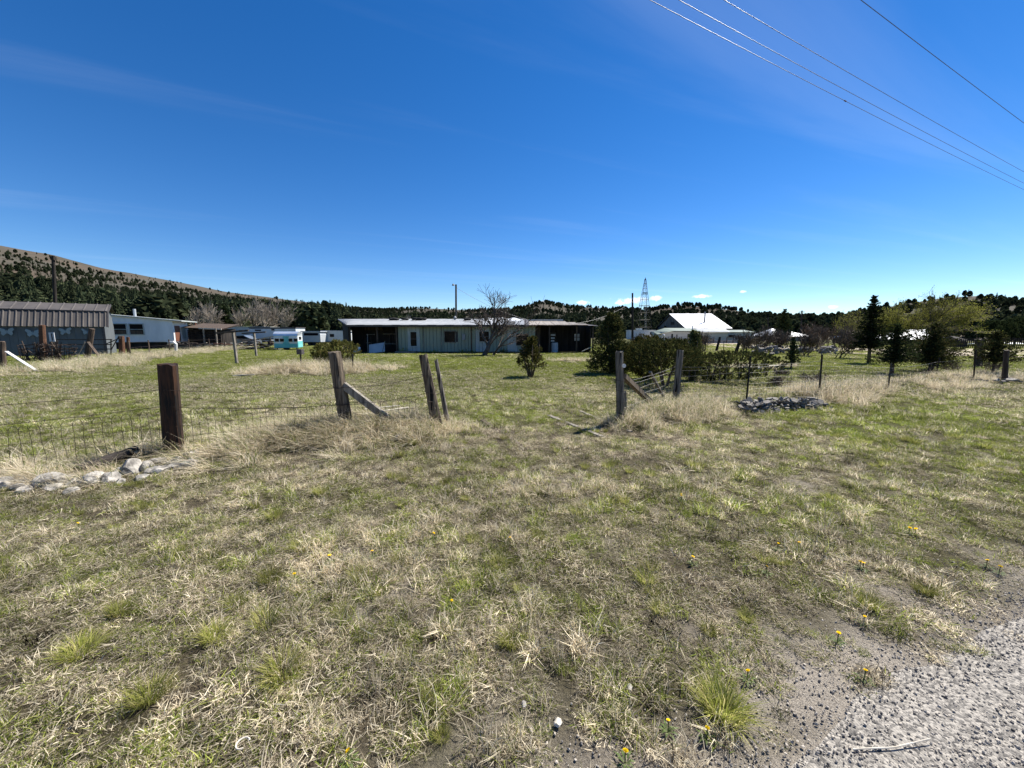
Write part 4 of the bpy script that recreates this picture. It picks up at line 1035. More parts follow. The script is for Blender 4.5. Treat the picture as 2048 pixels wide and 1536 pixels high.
# right-hand fence
rf = thing('wire_fence', 'woven wire fence with gate post disc and thin steel posts along stone heap', 'fence', (1.96, 6.85, 0))
c1, d1 = lean_post((1243, 850), (1239, 702))
gp = part('post', rough_post(MB(), c1 - Vector((0, 0, .25)), d1, .074, .068, 12, 10, .05, 21), M['post_grey'], rf); gp['label'] = 'grey gate post with a round white disc'
part('disc', MB().tube([frac(c1, d1, 1.06) + Vector((.045, -.088, 0)), frac(c1, d1, 1.06) + Vector((.046, -.096, 0))], .035, 14), M['white_plank'], gp)
for h in (.22, .42, .62, .80):
    mb = MB(); c = frac(c1, d1, h); mb.tube([c + Vector((.079 * math.cos(6.283 * k / 14), .079 * math.sin(6.283 * k / 14), .01 * math.sin(k))) for k in range(15)], .0035, 4, False); part('wire_wrap', mb, M['wire'], rf)
part('stake', rough_post(MB(), at_ground(1252, 838) - Vector((0, 0, .1)), P(1249, 782, at_ground(1252, 838).y), .035, .03, 8, 6, .08, 22), M['post_grey'], rf)
c2, d2 = lean_post((1350, 803), (1361, 700))
part('post', rough_post(MB(), c2 - Vector((0, 0, .25)), d2, .085, .072, 12, 10, .06, 23), M['post_grey'], rf)
part('brace', MB().beam(P(1247, 752, c1.y + .05), at_ground(1310, 812), .10, .09, .005), M['post'], rf)
part('brace', MB().beam(P(1300, 744, c2.y - .4), at_ground(1328, 795), .055, .05, .004), M['post_grey'], rf)
tps = []
for (bx, tx) in (((1493, 806), (1502, 712)), ((1638, 797), (1645, 709)), ((1776, 782), (1783, 727)), ((1871, 757), (1880, 715)), ((1947, 762), (1953, 700))):
    b_, t_ = lean_post(bx, tx); tps.append((b_, t_))
    mb = MB(); mb.beam(b_ - (t_ - b_) * .1, t_, .035, .006).beam(b_ - (t_ - b_) * .1 + Vector((0, .017, 0)), t_ + Vector((0, .017, 0)), .006, .034)
    tpo = part('steel_post', mb, M['tpost'], rf)
mb = MB(); ln = [c1 + Vector((0, .09, 0)), c2 + Vector((0, .1, 0))] + [b_ for b_, _ in tps]
woven(ln[:3], [.66, .74, .80], .13, rf, M['wire_pale'], .0024, False, 6, (.15, .4, .62, .82, 1.0), .0)
woven(ln[2:5], [.80, .80, .62], .09, rf, M['wire_pale'], .0024, False, 7, (.1, .25, .4, .55, .7, .85, 1.0), .0)
woven(ln[4:], [.55, .5, .55], .2, rf, M['wire'], .0035, False, 8, (.2, .5, .8, 1.0), .0)
barbed([c1 + Vector((0, .09, .75)), c2 + Vector((0, .1, .83)), tps[0][0] + Vector((0, 0, .86)), tps[1][0] + Vector((0, 0, .92)), tps[2][0] + Vector((0, 0, .62)), tps[3][0] + Vector((0, 0, .6)), tps[4][0] + Vector((0, 0, .8))], .03, 9, rf, M['wire_pale'], .003, True, 18)
e5 = at_ground(2010, 764); t5 = P(2013, 700, e5.y)
part('post', rough_post(MB(), e5 - Vector((0, 0, .2)), t5, .075, .06, 10, 8, .06, 24), M['dark_plank'], rf)

# planks of the old cattle crossing, sticks and logs
for k, (a, b_, w, lb) in enumerate((((965, 842), (1052, 902), .10, 'long weathered plank sunk in the grass on the left of gateway'), ((1096, 832), (1206, 876), .09, 'grey plank lying flat in the gateway under the post shadow'), ((1160, 824), (1262, 864), .10, 'grey plank lying flat at the foot of the gate post'))):
    p, q = at_ground(*a), at_ground(*b_)
    t = thing('old_plank', lb, 'plank', ((p.x + q.x) / 2, (p.y + q.y) / 2, 0)); part('board', MB().beam(p + Vector((0, 0, .006)), q + Vector((0, 0, -.004)), w * .7, .05, .008), M['dark_plank'] if k == 0 else M['plank'], t)
for k, (a, b_, rad, lb) in enumerate((((702, 838), (817, 820), .022, 'pale stick lying behind the brace, its tip by the middle'), ((782, 826), (850, 842), .022, 'pale stick lying behind the brace, pointing at the leaning post'), ((730, 824), (800, 816), .014, 'thin dark stick lying behind the leaning grey brace'))):
    p, q = at_ground(*a), at_ground(*b_); p.z += .06; q.z += .06
    t = thing('stick', lb, 'stick', ((p.x + q.x) / 2, (p.y + q.y) / 2, 0)); part('wood', rough_post(MB(), p, q, rad, rad * .7, 7, 6, .1, 40 + k), M['pale_wood'], t)
p, q = at_ground(160, 952), at_ground(262, 918)
t = thing('fallen_log', 'dark weathered log lying behind the fieldstones under the wire', 'log', ((p.x + q.x) / 2, (p.y + q.y) / 2, 0)); part('log', rough_post(MB(), p + Vector((0, 0, .07)), q + Vector((0, .1, .10)), .07, .055, 9, 8, .1, 50), M['black_wood'], t)
# fieldstones at the left fence
srr = random.Random(31)
stone_list = [(lambda f: (int(395 * f), int(984 - 62 * f ** 1.3 + srr.uniform(-12, 8)), srr.randint(16, 40), srr.randint(12, 24)))(srr.random()) for _ in range(30)]
stone_list = [(12, 972, 34, 24), (40, 958, 24, 16), (107, 970, 58, 34), (150, 968, 34, 22), (187, 966, 42, 30), (222, 964, 34, 26), (262, 946, 44, 36), (296, 936, 30, 20), (317, 946, 46, 22), (352, 934, 26, 14), (374, 932, 32, 16), (143, 985, 26, 16), (70, 975, 20, 12), (800, 866, 34, 20), (240, 968, 22, 14), (285, 958, 26, 14)] + stone_list
for k, (px, py, w, h) in enumerate(stone_list):
    p = at_ground(px, py); sc = p.y / F
    o = link('fieldstone', rock_mesh('fieldstone', 700 + k, w * sc * .6, w * sc * .5, h * sc * .62, 3, .12), M['stone']); o.location = p + Vector((0, 0, h * sc * .22)); o.rotation_euler = (0, 0, k * 1.3)
    o.data.polygons.foreach_set('use_smooth', [False] * len(o.data.polygons))
    lb = 'pale weathered fieldstone in the straw below the looped wire fence'
    if k == 2: lb = 'largest flat pale fieldstone, right of the row end under wire'
    if k == 13: lb = 'pale stone at the foot of the leaning plank brace'
    tag(o, lb, 'stone', None if k in (2, 13) else 'fieldstones along the left fence')
# heap of broken slabs at the right fence
p, q = at_ground(1492, 824), at_ground(1655, 818)
heap = thing('stone_heap', 'low heap of broken dark stone slabs along the right fence', 'stone heap', tuple((p + q) / 2))
r = random.Random(8); kinds = []
for k in range(6):
    mb = MB(); n = r.randint(5, 7); poly = [(math.cos(6.283 * i / n) * r.uniform(.7, 1.1), math.sin(6.283 * i / n) * r.uniform(.5, .8)) for i in range(n)]
    mb.prism(poly, 'z', -.15, .15); me = mb.mesh('slab'); fix_normals(me); me.materials.append(M['slab']); kinds.append(me)
for k in range(280):
    f = r.random(); c = p.lerp(q, f) + Vector((r.gauss(0, .05), r.gauss(.16, .16), 0)); c.z = g1(c.x, c.y) - .02 + abs(r.gauss(0, 1)) * .0 + r.random() * .24 * math.exp(-((c.y - (p.lerp(q, f).y + .16)) / .26) ** 2)
    o = link('slab', kinds[k % 6], None, heap, c - Vector(heap.location)); s_ = r.uniform(.045, .105); o.scale = (s_, s_, s_ * r.uniform(.6, 1.3)); o.rotation_euler = (r.gauss(.1, .4), r.gauss(0, .4), r.random() * 6.28)
p, q = at_ground(1945, 768), at_ground(2060, 764)
heap2 = thing('stone_heap', 'scattered flat stones around the dark post at fence end', 'stone heap', tuple((p + q) / 2))
for k in range(34):
    f = r.random(); c = p.lerp(q, f) + Vector((r.gauss(0, .2), r.gauss(.2, .3), 0)); c.z = g1(c.x, c.y) + r.random() * .14
    o = link('slab', kinds[k % 6], None, heap2, c - Vector(heap2.location)); s_ = r.uniform(.07, .17); o.scale = (s_, s_, s_ * .9); o.rotation_euler = (r.gauss(0, .25), r.gauss(0, .25), r.random() * 6.28)

# ------------------------------------------------------------------ grey gambrel shed
pl_, pr_ = Vector((-38.0, 27.0, 0)), Vector((-30.6, 31.2, 0))
pr_ = P(213, 690, 30.5); pr_.z = 0
dv = Vector((.80, .60, 0)).normalized(); nv = Vector((.60, -.80, 0)); Ls = 11.0; Dp = 3.6
shed = thing('gambrel_shed', 'blue grey gambrel shed with brown ribbed metal roof and butterflies', 'shed', tuple(pr_))
def SW(s_, o_, z): return pr_ - dv * s_ - nv * o_ + Vector((0, 0, z))     # s along wall to the left, o into the shed
def quadbox(mb, a, b_, c, d, thick):
    n_ = (b_ - a).cross(d - a).normalized() * thick
    vs = [a, b_, c, d, a + n_, b_ + n_, c + n_, d + n_]
    return mb.add(vs, [(0, 1, 2, 3), (7, 6, 5, 4), (0, 4, 5, 1), (1, 5, 6, 2), (2, 6, 7, 3), (3, 7, 4, 0)])
EZ, KZ, TZ = 2.20, 3.35, 3.95
s_ = 0; k = 0
while s_ < Ls:
    quadbox(MB_ := MB(), SW(s_ + .005, -.0 - .004 * (k % 2), 0), SW(s_ + .395, -.0 - .004 * (k % 2), 0), SW(s_ + .395, 0, EZ), SW(s_ + .005, 0, EZ), .05)
    part('siding_board', MB_, M['shed_wall'], shed); s_ += .40; k += 1
mb = MB()
poly = [(0, 0), (Dp, 0), (Dp, EZ), (Dp * .86, KZ), (Dp * .5, TZ), (Dp * .14, KZ), (0, EZ)]
vs = [SW(.02, .06 + o_ * .97, z) for o_, z in poly] + [SW(Ls, .06 + o_ * .97, z) for o_, z in poly]; n = 7
mb.add(vs, [tuple(range(n)), tuple(range(2 * n - 1, n - 1, -1))] + [(i, n + i, n + (i + 1) % n, (i + 1) % n) for i in range(n)]); part('body', mb, M['shed_wall'], shed)
part('corner_board', quadbox(MB(), SW(-.03, -.09, 0), SW(.14, -.09, 0), SW(.14, -.09, EZ), SW(-.03, -.09, EZ), .03), M['trim_dark'], shed)
def ribbed(o0, z0, o1, z1, w, ov):
    mb = MB(); prof = [(0, 0), (.10, 0), (.13, .05), (.17, .05), (.20, 0), (w, 0)]
    nrm = (Vector((0, o1 - o0, z1 - z0))).normalized(); up = -nv * 0
    sl = (SW(0, o1, z1) - SW(0, o0, z0)).normalized(); nn_ = sl.cross(dv); nn_ = nn_ if nn_.z > 0 else -nn_
    return prof, nn_
def roof_plane(name, o0, z0, o1, z1, w):
    prof, nn_ = ribbed(o0, z0, o1, z1, w, 0); s_ = -.25; 
    while s_ < Ls:
        mb = MB()
        for (a, h) in prof: mb.v += [tuple(SW(s_ + a, o0, z0) + nn_ * (h + .02)), tuple(SW(s_ + a, o1, z1) + nn_ * (h + .02))]
        for i in range(len(prof) - 1): mb.f.append((2 * i, 2 * i + 2, 2 * i + 3, 2 * i + 1))
        part(name, mb, M['shed_roof'], shed); s_ += w
roof_plane('roof_panel', -.16, EZ - .06, Dp * .14, KZ, .30)
roof_plane('roof_panel', Dp * .14 - .06, KZ + .01, Dp * .5, TZ + .02, .60)
roof_plane('roof_panel', Dp * .5, TZ + .02, Dp * .86, KZ, .60)
part('rake_trim', MB().beam(SW(-.25, -.16, EZ - .06), SW(-.25, Dp * .14, KZ), .06, .12).beam(SW(-.25, Dp * .14, KZ), SW(-.25, Dp * .5, TZ), .06, .12), M['trim_dark'], shed)
part('knee_trim', MB().beam(SW(-.2, Dp * .14 - .08, KZ + .02), SW(Ls, Dp * .14 - .08, KZ + .02), .05, .08), M['trim_dark'], shed)
for k, (px, py, sc, an) in enumerate(((14, 664, 1, .05), (66, 667, 1, -.1), (131, 663, .95, .12), (174, 665, .8, -.3))):
    l, f, d = ray(px, py); dr_ = Vector((l, f, -d)); t_ = (pr_ + nv * .08 - Vector((0, 0, EYE))).dot(nv) / dr_.dot(nv); c = Vector((0, 0, EYE)) + dr_ * t_
    b_ = thing('butterfly_ornament', 'pale blue butterfly ornament on the shed wall, ' + ('farthest from', 'third from', 'second from', 'nearest')[k] + ' the white house', 'ornament', tuple(c), 0, 'butterflies on the shed')
    for sd in (-1, 1):
        mb = MB(); pts = [(0, .02), (.10, .22), (.30, .30), (.36, .16), (.24, .02), (.28, -.12), (.18, -.26), (.05, -.12)]
        vs = [c + dv * (sd * (x_ * math.cos(an) )) * sc + Vector((0, 0, (z_ + sd * x_ * math.sin(an)) * sc)) + nv * (.02 + .06 * x_) for x_, z_ in pts]
        n = len(pts); vs2 = [v_ + nv * .012 for v_ in vs]
        mb.add(vs + vs2, [tuple(range(n)), tuple(range(2 * n - 1, n - 1, -1))] + [(i, (i + 1) % n, n + (i + 1) % n, n + i) for i in range(n)]); part('wing', mb, M['butterfly'], b_)
    part('body', MB().tube([c + nv * .03 - Vector((0, 0, .14)), c + nv * .03 + Vector((0, 0, .16))], [.02, .014], 6), M['butterfly'], b_)

# ------------------------------------------------------------------ white hillside-left house
cr = P(350, 690, 42); cr.z = 0; hd = Vector((math.cos(R(20)), math.sin(R(20)), 0)); hn = Vector((-hd.y, hd.x, 0))
wh = thing('white_house', 'weathered white house with low sloping roof and paired windows', 'house', tuple(cr))
def W(s_, o_, z): return cr - hd * s_ + hn * o_ + Vector((0, 0, z))
Lw = 10; hl, hrr = 3.95, 3.02; Dw = 3.6
vs = [W(0, 0, .75), W(Lw, 0, .75), W(Lw, 0, hl), W(0, 0, hrr), W(0, Dw, .75), W(Lw, Dw, .75), W(Lw, Dw, hl), W(0, Dw, hrr)]
BX = [(0, 1, 2, 3), (7, 6, 5, 4), (0, 4, 5, 1), (1, 5, 6, 2), (2, 6, 7, 3), (3, 7, 4, 0)]
part('wall', MB().add(vs, BX), M['blue_white'], wh)
part('skirting', MB().add([W(.1, .25, 0), W(Lw, .25, 0), W(Lw, .25, .74), W(.1, .25, .74), W(.1, Dw, 0), W(Lw, Dw, 0), W(Lw, Dw, .74), W(.1, Dw, .74)], BX), M['black_wood'], wh)
part('roof', MB().add([W(-.9, -.25, hrr - .08), W(Lw, -.25, hl + .02), W(Lw, -.25, hl + .12), W(-.9, -.25, hrr + .02), W(-.9, Dw + .2, hrr - .08), W(Lw, Dw + .2, hl + .02), W(Lw, Dw + .2, hl + .12), W(-.9, Dw + .2, hrr + .02)], BX), M['white_paint'], wh)
def wquad(s0, s1, z0, z1, o=-.03, th=.05):
    return MB().add([W(s0, o, z0), W(s1, o, z0), W(s1, o, z1), W(s0, o, z1), W(s0, o + th, z0), W(s1, o + th, z0), W(s1, o + th, z1), W(s0, o + th, z1)], BX)
for (a, b_) in ((2.55, 3.65), (3.95, 5.0)):
    w = part('window', wquad(a, b_, 1.58, 2.62, -.04, .06), M['glass'], wh)
    fr = MB()
    for (q0, q1, z0, z1) in ((a - .09, a, 1.5, 2.7), (b_, b_ + .09, 1.5, 2.7), (a, b_, 2.62, 2.7), (a, b_, 1.5, 1.58), (a, b_, 2.06, 2.11)):
        g_ = wquad(q0, q1, z0, z1, -.08, .07); fr.add(g_.v, g_.f)
    part('frame', fr, M['white_paint'], w)
    part('blind', wquad(a + .03, b_ - .03, 1.6, 1.98, -.05, .008), M['dark_plank'], w)
for (o0, o1, z0, z1, m_, nm) in ((.3, 1.5, .8, 2.5, 'red_brown', 'door'), (1.9, 2.9, 1.1, 2.4, 'rv_grey', 'window')):
    part(nm, MB().add([W(-.03, o0, z0), W(-.03, o1, z0), W(-.03, o1, z1), W(-.03, o0, z1), W(.02, o0, z0), W(.02, o1, z0), W(.02, o1, z1), W(.02, o0, z1)], BX), M[m_], wh)
part('porch_post', MB().beam(W(-.8, Dw - .1, 0), W(-.8, Dw - .1, hrr - .05), .12, .12), M['red_brown'], wh)
part('chimney', MB().tube([W(4, 2, hrr), W(4, 2, hl + .35)], .12, 8), M['rv_grey'], wh)

# ------------------------------------------------------------------ old yard junk in front of the shed
def junk_post(name, label, base, top, r0, m, group=None, cat='post'):
    b_, t_ = lean_post(base, top); t = thing(name, label, cat, tuple(b_), 0, group)
    part('timber', rough_post(MB(), b_ - (t_ - b_) * .06, t_, r0, r0 * .85, 10, 8, .07, int(base[0])), M[m], t); return t
junk_post('fence_post', 'short brown post with a white plank leaning on it', (5, 737), (4, 683), .13, 'dark_plank')
b_ = at_ground(72, 743); a_ = P(13, 703, b_.y + 1.5)
t = thing('white_plank', 'long white plank leaning on the short brown post', 'plank', tuple(b_)); part('board', MB().beam(b_ + Vector((0, 0, .05)), a_, .11, .04), M['white_plank'], t)
junk_post('gate_post', 'tall square rust brown post before the shed wall', (88, 722), (84, 650), .16, 'rust')
junk_post('gate_post', 'thick grey post leaning right at the pipe gate', (174, 718), (184, 657), .17, 'dark_plank')
junk_post('gate_post', 'stubby rusty post at the far end of the pipe gate', (245, 715), (243, 672), .17, 'rust')
junk_post('gate_post', 'thin rusty post behind the stubby gate post', (258, 713), (256, 674), .11, 'rust')
g0, g1_ = at_ground(172, 716), at_ground(232, 712)
t = thing('pipe_gate', 'dark pipe gate with three rails in front of shed', 'gate', tuple(g0))
for py in (679, 689, 698): part('rail', MB().tube([P(110, py, g0.y - .1), P(224, py, g0.y)], .035, 6), M['tpost'], t)
for px in (112, 222): part('stile', MB().tube([P(px, 710, g0.y), P(px, 678, g0.y)], .035, 6), M['tpost'], t)
for (a_, b_) in (((207, 690), (240, 676)), ((222, 700), (238, 672))): part('strut', MB().tube([P(*a_, g0.y), P(*b_, g0.y)], .03, 6), M['tpost'], t)
t = thing('sawhorse_boards', 'pair of boards propped as a tent in front of the gate', 'boards', tuple(at_ground(180, 718)))
for (a_, b_, m_) in (((176, 684), (203, 719), 'dark_plank'), ((170, 684), (152, 717), 'plank')): q_ = at_ground(*b_); part('board', MB().beam(P(*a_, q_.y + .3), q_, .14, .05), M[m_], t)
gb = at_ground(100, 722)
t = thing('wire_bundle', 'tangled bundle of rusty fencing mesh and sticks by the shed', 'wire bundle', tuple(gb)); r = random.Random(12)
for k in range(5):
    mb = MB(); cx_ = gb + Vector((r.uniform(-1.1, 1.1), r.uniform(-.3, .3), 0))
    for q_ in range(16):
        a = r.random() * 6.28; x0 = cx_ + Vector((math.cos(a) * .4, math.sin(a) * .3, 0)); mb.tube([x0, x0 + Vector((r.gauss(0, .15), r.gauss(0, .1), r.uniform(.6, 1.15)))], .018, 4, False)
    for q_ in range(5):
        z = .15 + .2 * q_; mb.tube([cx_ + Vector((math.cos(6.283 * i / 12) * .45, math.sin(6.283 * i / 12) * .35, z + r.uniform(-.06, .06))) for i in range(13)], .016, 4, False)
    part('mesh_roll', mb, M['wire'], t)
mb = MB()
for k in range(14): x0 = gb + Vector((r.uniform(-1.2, 1.2), r.uniform(-.3, .2), 0)); mb.tube([x0, x0 + Vector((r.uniform(-.5, .5), r.uniform(-.3, .3), r.uniform(.5, 1.2)))], .03, 5)
part('sticks', mb, M['dark_plank'], t)
b_ = at_ground(104, 719); t = thing('notice_board', 'small white board with a dark stripe on a stake', 'sign', tuple(b_))
part('stake', MB().beam(b_, P(104, 668, b_.y), .05, .05), M['dark_plank'], t); part('board', MB().box(P(104, 674, b_.y - .05), (.34, .03, .56)), M['rv'], t); part('stripe', MB().box(P(104, 674, b_.y - .07), (.07, .02, .46)), M['trim_dark'], t)
b_ = at_ground(345, 707); t = thing('standpipe', 'white bent standpipe in the straw below the white house', 'pipe', tuple(b_)); part('pipe', MB().tube([P(352, 707, b_.y), P(352, 688, b_.y), P(348, 685, b_.y), P(337, 686, b_.y)], [.11, .10, .14, .10], 8), M['white_plank'], t)
# field fence receding on the left
ff = thing('wire_fence', 'low rusty field fence with thin posts below the white house', 'fence', tuple(at_ground(330, 708)))
fp = [at_ground(x_, y_) for x_, y_ in ((262, 716), (300, 712), (340, 708), (380, 704), (420, 701), (450, 699))]
for k, p in enumerate(fp): part('post', rough_post(MB(), p - Vector((0, 0, .15)), p + Vector((.03 * (k % 3 - 1), 0, 1.15)), .045, .04, 7, 5, .08, k), M['dark_plank'], ff)
for h in (.35, .7, 1.05): part('wire', MB().tube([p + Vector((0, 0, h)) for p in fp], .009, 3, False), M['wire'], ff)
# dark log shack
s0 = P(384, 690, 44); s0.z = 0
sh = thing('log_shack', 'collapsing dark brown log shack with pale roof edge', 'shack', tuple(s0))
for k in range(9): part('log', MB().tube([s0 + Vector((-.3, 0, .12 + .23 * k)), s0 + Vector((3.0, .6, .12 + .23 * k))], .115, 7), M['black_wood'], sh)
part('roof', MB().add([s0 + Vector(v_) for v_ in ((-.7, -.5, 2.35), (3.5, .1, 2.15), (3.2, 3.5, 2.75), (-.9, 3.2, 2.9))], [(0, 1, 2, 3)]).add([s0 + Vector(v_) for v_ in ((-.7, -.5, 2.25), (3.5, .1, 2.05), (3.2, 3.5, 2.65), (-.9, 3.2, 2.8))], [(3, 2, 1, 0)]), M['dark_plank'], sh)
part('eave_board', MB().beam(s0 + Vector((1.2, -.3, 2.24)), s0 + Vector((3.5, .02, 2.14)), .08, .14), M['pale_wood'], sh)
part('window', MB().b(s0.x + .6, s0.x + 1.3, s0.y - .12, s0.y - .05, .9, 1.6), M['void'], sh)
for dx in (1.7, 3.1): part('post', MB().beam(s0 + Vector((dx, -.3, 0)), s0 + Vector((dx, -.3, 2.2)), .12, .12), M['plank'], sh)
part('back_wall', MB().b(s0.x - .3, s0.x + 3.0, s0.y + .75, s0.y + 3.0, 0, 2.2), M['black_wood'], sh)
# scrap lumber piles
def pile(name, label, px, py, n, seed, w, hh_, mats, cat='pile', ln=(1, 2.6)):
    c = at_ground(px, py); t = thing(name, label, cat, tuple(c)); rr = random.Random(seed)
    for k in range(n):
        o_ = Vector((rr.uniform(-w, w), rr.uniform(-.4, .4), rr.random() ** 1.3 * hh_ + .06)); a = rr.uniform(-.5, .5) + (3.14 if rr.random() < .5 else 0); l_ = rr.uniform(*ln)
        d_ = Vector((math.cos(a), math.sin(a) * .6, rr.uniform(-.25, .25))) * l_ / 2
        part('board', MB().beam(c + o_ - d_, c + o_ + d_, rr.uniform(.08, .2), .05), M[rr.choice(mats)], t)
    return t
pile('lumber_pile', 'heap of weathered scrap boards beside the teal camper', 517, 699, 34, 1, 1.4, 1.0, ['plank', 'pale_wood', 'dark_plank', 'white_plank', 'rust'])
pile('lumber_pile', 'low litter of broken boards by the log shack', 452, 697, 26, 2, 2.2, .5, ['plank', 'red_brown', 'rust', 'pale_wood', 'dark_plank'])
pile('lumber_pile', 'dark scrap heap under the wall of white house', 372, 700, 22, 3, 1.2, .7, ['black_wood', 'dark_plank', 'plank'])
c = at_ground(533, 692); t = thing('long_beam', 'long pale beam slanting up over the scrap heap', 'beam', (c.x, c.y, 0)); part('beam', MB().beam(P(512, 679, c.y), P(551, 672, c.y - 1), .14, .14), M['pale_wood'], t); part('prop', MB().beam((P(540, 674, c.y - .7).x, c.y - .7, 0), P(540, 674, c.y - .7), .1, .1), M['dark_plank'], t)
# trailers
def trailer(name, label, px0, px1, py0, py1, D, m, roof_m, wins=(), depth=2.5, stripe=None, curve=False, rz=0):
    a, b_ = P(px0, py1, D), P(px1, py0, D); t = thing(name, label, 'trailer', ((a.x + b_.x) / 2, D, 0)); z0, z1 = max(.45, a.z), b_.z
    if curve:
        h_ = z1 - z0; w_ = b_.x - a.x; poly = [(a.x, z0), (b_.x, z0), (b_.x, z1 - h_ * .25), (b_.x - w_ * .06, z1), (a.x + w_ * .06, z1), (a.x, z1 - h_ * .25)]
        part('body', MB().prism(poly, 'y', D, D + depth), M[m], t)
    else: part('body', MB().b(a.x, b_.x, D, D + depth, z0, z1), M[m], t)
    part('roof', MB().b(a.x - .08, b_.x + .08, D - .08, D + depth + .08, z1 + .005, z1 + .12), M[roof_m], t)
    for (q0, q1, r0, r1) in wins:
        u0, u1 = P(q0, r1, D), P(q1, r0, D); w = part('window', MB().b(u0.x, u1.x, D - .03, D + .02, u0.z, u1.z), M['glass'], t)
    part('chassis', MB().b(a.x + .2, b_.x - .2, D + .3, D + depth - .3, z0 - .15, z0 - .01), M['trim_dark'], t)
    for wx in (.42, .58):
        xx = a.x + (b_.x - a.x) * wx; part('wheel', MB().tube([(xx, D + .05, .33), (xx, D + .28, .33)], .33, 12), M['rubber'], t)
    for sx in (.06, .94): part('jack', MB().b(a.x + (b_.x - a.x) * sx - .05, a.x + (b_.x - a.x) * sx + .05, D + .2, D + .3, 0, z0), M['trim_dark'], t)
    if stripe: s0_, s1_ = P(px0, stripe[1], D), P(px1, stripe[0], D); part('stripe', MB().b(a.x + .02, b_.x - .02, D - .012, D + .01, s0_.z, s1_.z), M['trim_dark'], t)
    return t
trailer('long_trailer', 'long pale grey mobile home with white roof behind the clothesline', 425, 540, 655, 682, 62, 'rv_grey', 'white_paint', ((478, 486, 660, 663),))
tt = trailer('travel_trailer', 'cream fifth wheel trailer with dark roof edge behind teal camper', 500, 591, 656, 677, 55, 'rv', 'trim_dark', ((510, 522, 659, 662), (543, 549, 658, 661)), stripe=(656, 657.5))
trailer('travel_trailer', 'blue grey rounded trailer just right of the teal camper', 604, 640, 664, 684, 52, 'rv_grey', 'rv_grey', ((608, 636, 666, 671),), curve=True)
trailer('travel_trailer', 'white camper with awning partly hidden by the house end', 644, 690, 663, 683, 54, 'rv', 'rv', ((660, 668, 668, 674),), curve=True)
# parked cars among the junk
def car(name, label, px, py, D, w, m, rz):
    c = P(px, py, D); t = thing(name, label, 'car', (c.x, D, 0), rz); h = w / 2
    prof = [(-h, .35), (-h, .75), (-h * .85, .88), (-h * .45, .95), (-h * .25, 1.38), (h * .35, 1.42), (h * .72, .98), (h * .98, .9), (h, .35)]
    part('body', MB().prism([(x_, z_) for x_, z_ in prof], 'y', -.85, .85), M[m], t, local=True)
    part('window', MB().prism([(-h * .40, .97), (-h * .23, 1.33), (h * .32, 1.36), (h * .62, .99)], 'y', -.87, .87), M['glass'], t, local=True)
    for wx in (-.62, .62):
        for sy in (-.86, .66): wl = part('wheel', MB().tube([(wx * h, sy, .33), (wx * h, sy + .2, .33)], .33, 14), M['rubber'], t, local=True); part('rim', MB().tube([(wx * h, sy - .01, .33), (wx * h, sy + .21, .33)], .19, 10), M['steel'], wl, local=True)
    part('bumper', MB().b(-h - .06, -h + .06, -.8, .8, .38, .58), M['trim_dark'], t, local=True)
    part('headlight', MB().b(-h - .02, -h + .1, -.78, -.5, .64, .78), M['rv'], t, local=True); part('headlight', MB().b(-h - .02, -h + .1, .5, .78, .64, .78), M['rv'], t, local=True)
    return t
car('parked_car', 'silver blue sedan parked before the long mobile home', 483, 690, 52, 4.4, 'car_silver', .15)
car('parked_car', 'black car parked by the log shack', 455, 690, 54, 4.3, 'car_dark', -.1)
tank = P(448, 690, 46); t = thing('propane_tank', 'pale teal white tank lying by the lumber litter', 'tank', (tank.x, tank.y, 0)); part('tank', MB().tube([(tank.x - .6, tank.y, .62), (tank.x - .45, tank.y, .62), (tank.x + .45, tank.y, .62), (tank.x + .6, tank.y, .62)], [.2, .42, .42, .2], 14), M['rv'], t)
for dx in (-.35, .35): part('foot', MB().b(tank.x + dx - .06, tank.x + dx + .06, tank.y - .25, tank.y + .25, 0, .3), M['steel'], t)
# vintage camper
Dc = 38.0; ca, cb_ = P(551, 690, Dc), P(593, 690, Dc); zt = P(570, 663, Dc).z
cp = thing('vintage_camper', 'small vintage camper, white above teal with rounded silver roof', 'camper', ((ca.x + cb_.x) / 2, Dc, 0), 0)
wv = cb_.x - ca.x; z0 = .25; Cd = 2.0
ex = Vector((1, .10, 0)).normalized(); 
zm = z0 + (zt - z0) * .40; zr = z0 + (zt - z0) * .74
part('lower_body', MB().b(ca.x, cb_.x, Dc, Dc + Cd, z0, zm), M['camper_teal'], cp)
part('upper_body', MB().b(ca.x + .005, cb_.x - .005, Dc + .005, Dc + Cd, zm + .002, zr), M['camper_white'], cp)
poly = [(Dc - .03 + (Cd + .06) * (.5 - .5 * math.cos(math.pi * k / 12)), zr + .003 + (zt - zr) * math.sin(math.pi * k / 12) ** .7) for k in range(13)]
part('roof', MB().prism(poly, 'x', ca.x - .03, cb_.x + .03), M['camper_roof'], cp, smooth=False)
for (q0, q1) in ((552.5, 559), (561.5, 568), (577, 583), (586, 592)):
    u0, u1 = P(q0, 683.5, Dc), P(q1, 677, Dc); w = part('window', MB().b(u0.x, u1.x, Dc - .03, Dc + .02, u0.z, u1.z), M['glass'], cp)
    part('frame', MB().b(u0.x - .04, u1.x + .04, Dc - .045, Dc - .004, u1.z, u1.z + .04).b(u0.x - .04, u1.x + .04, Dc - .045, Dc - .004, u0.z - .04, u0.z), M['camper_roof'], w)
u0, u1 = P(568, 701, Dc), P(577, 674, Dc); part('door', MB().b(u0.x, u1.x, Dc - .025, Dc - .003, z0 + .02, zr - .05), M['camper_teal'], cp)
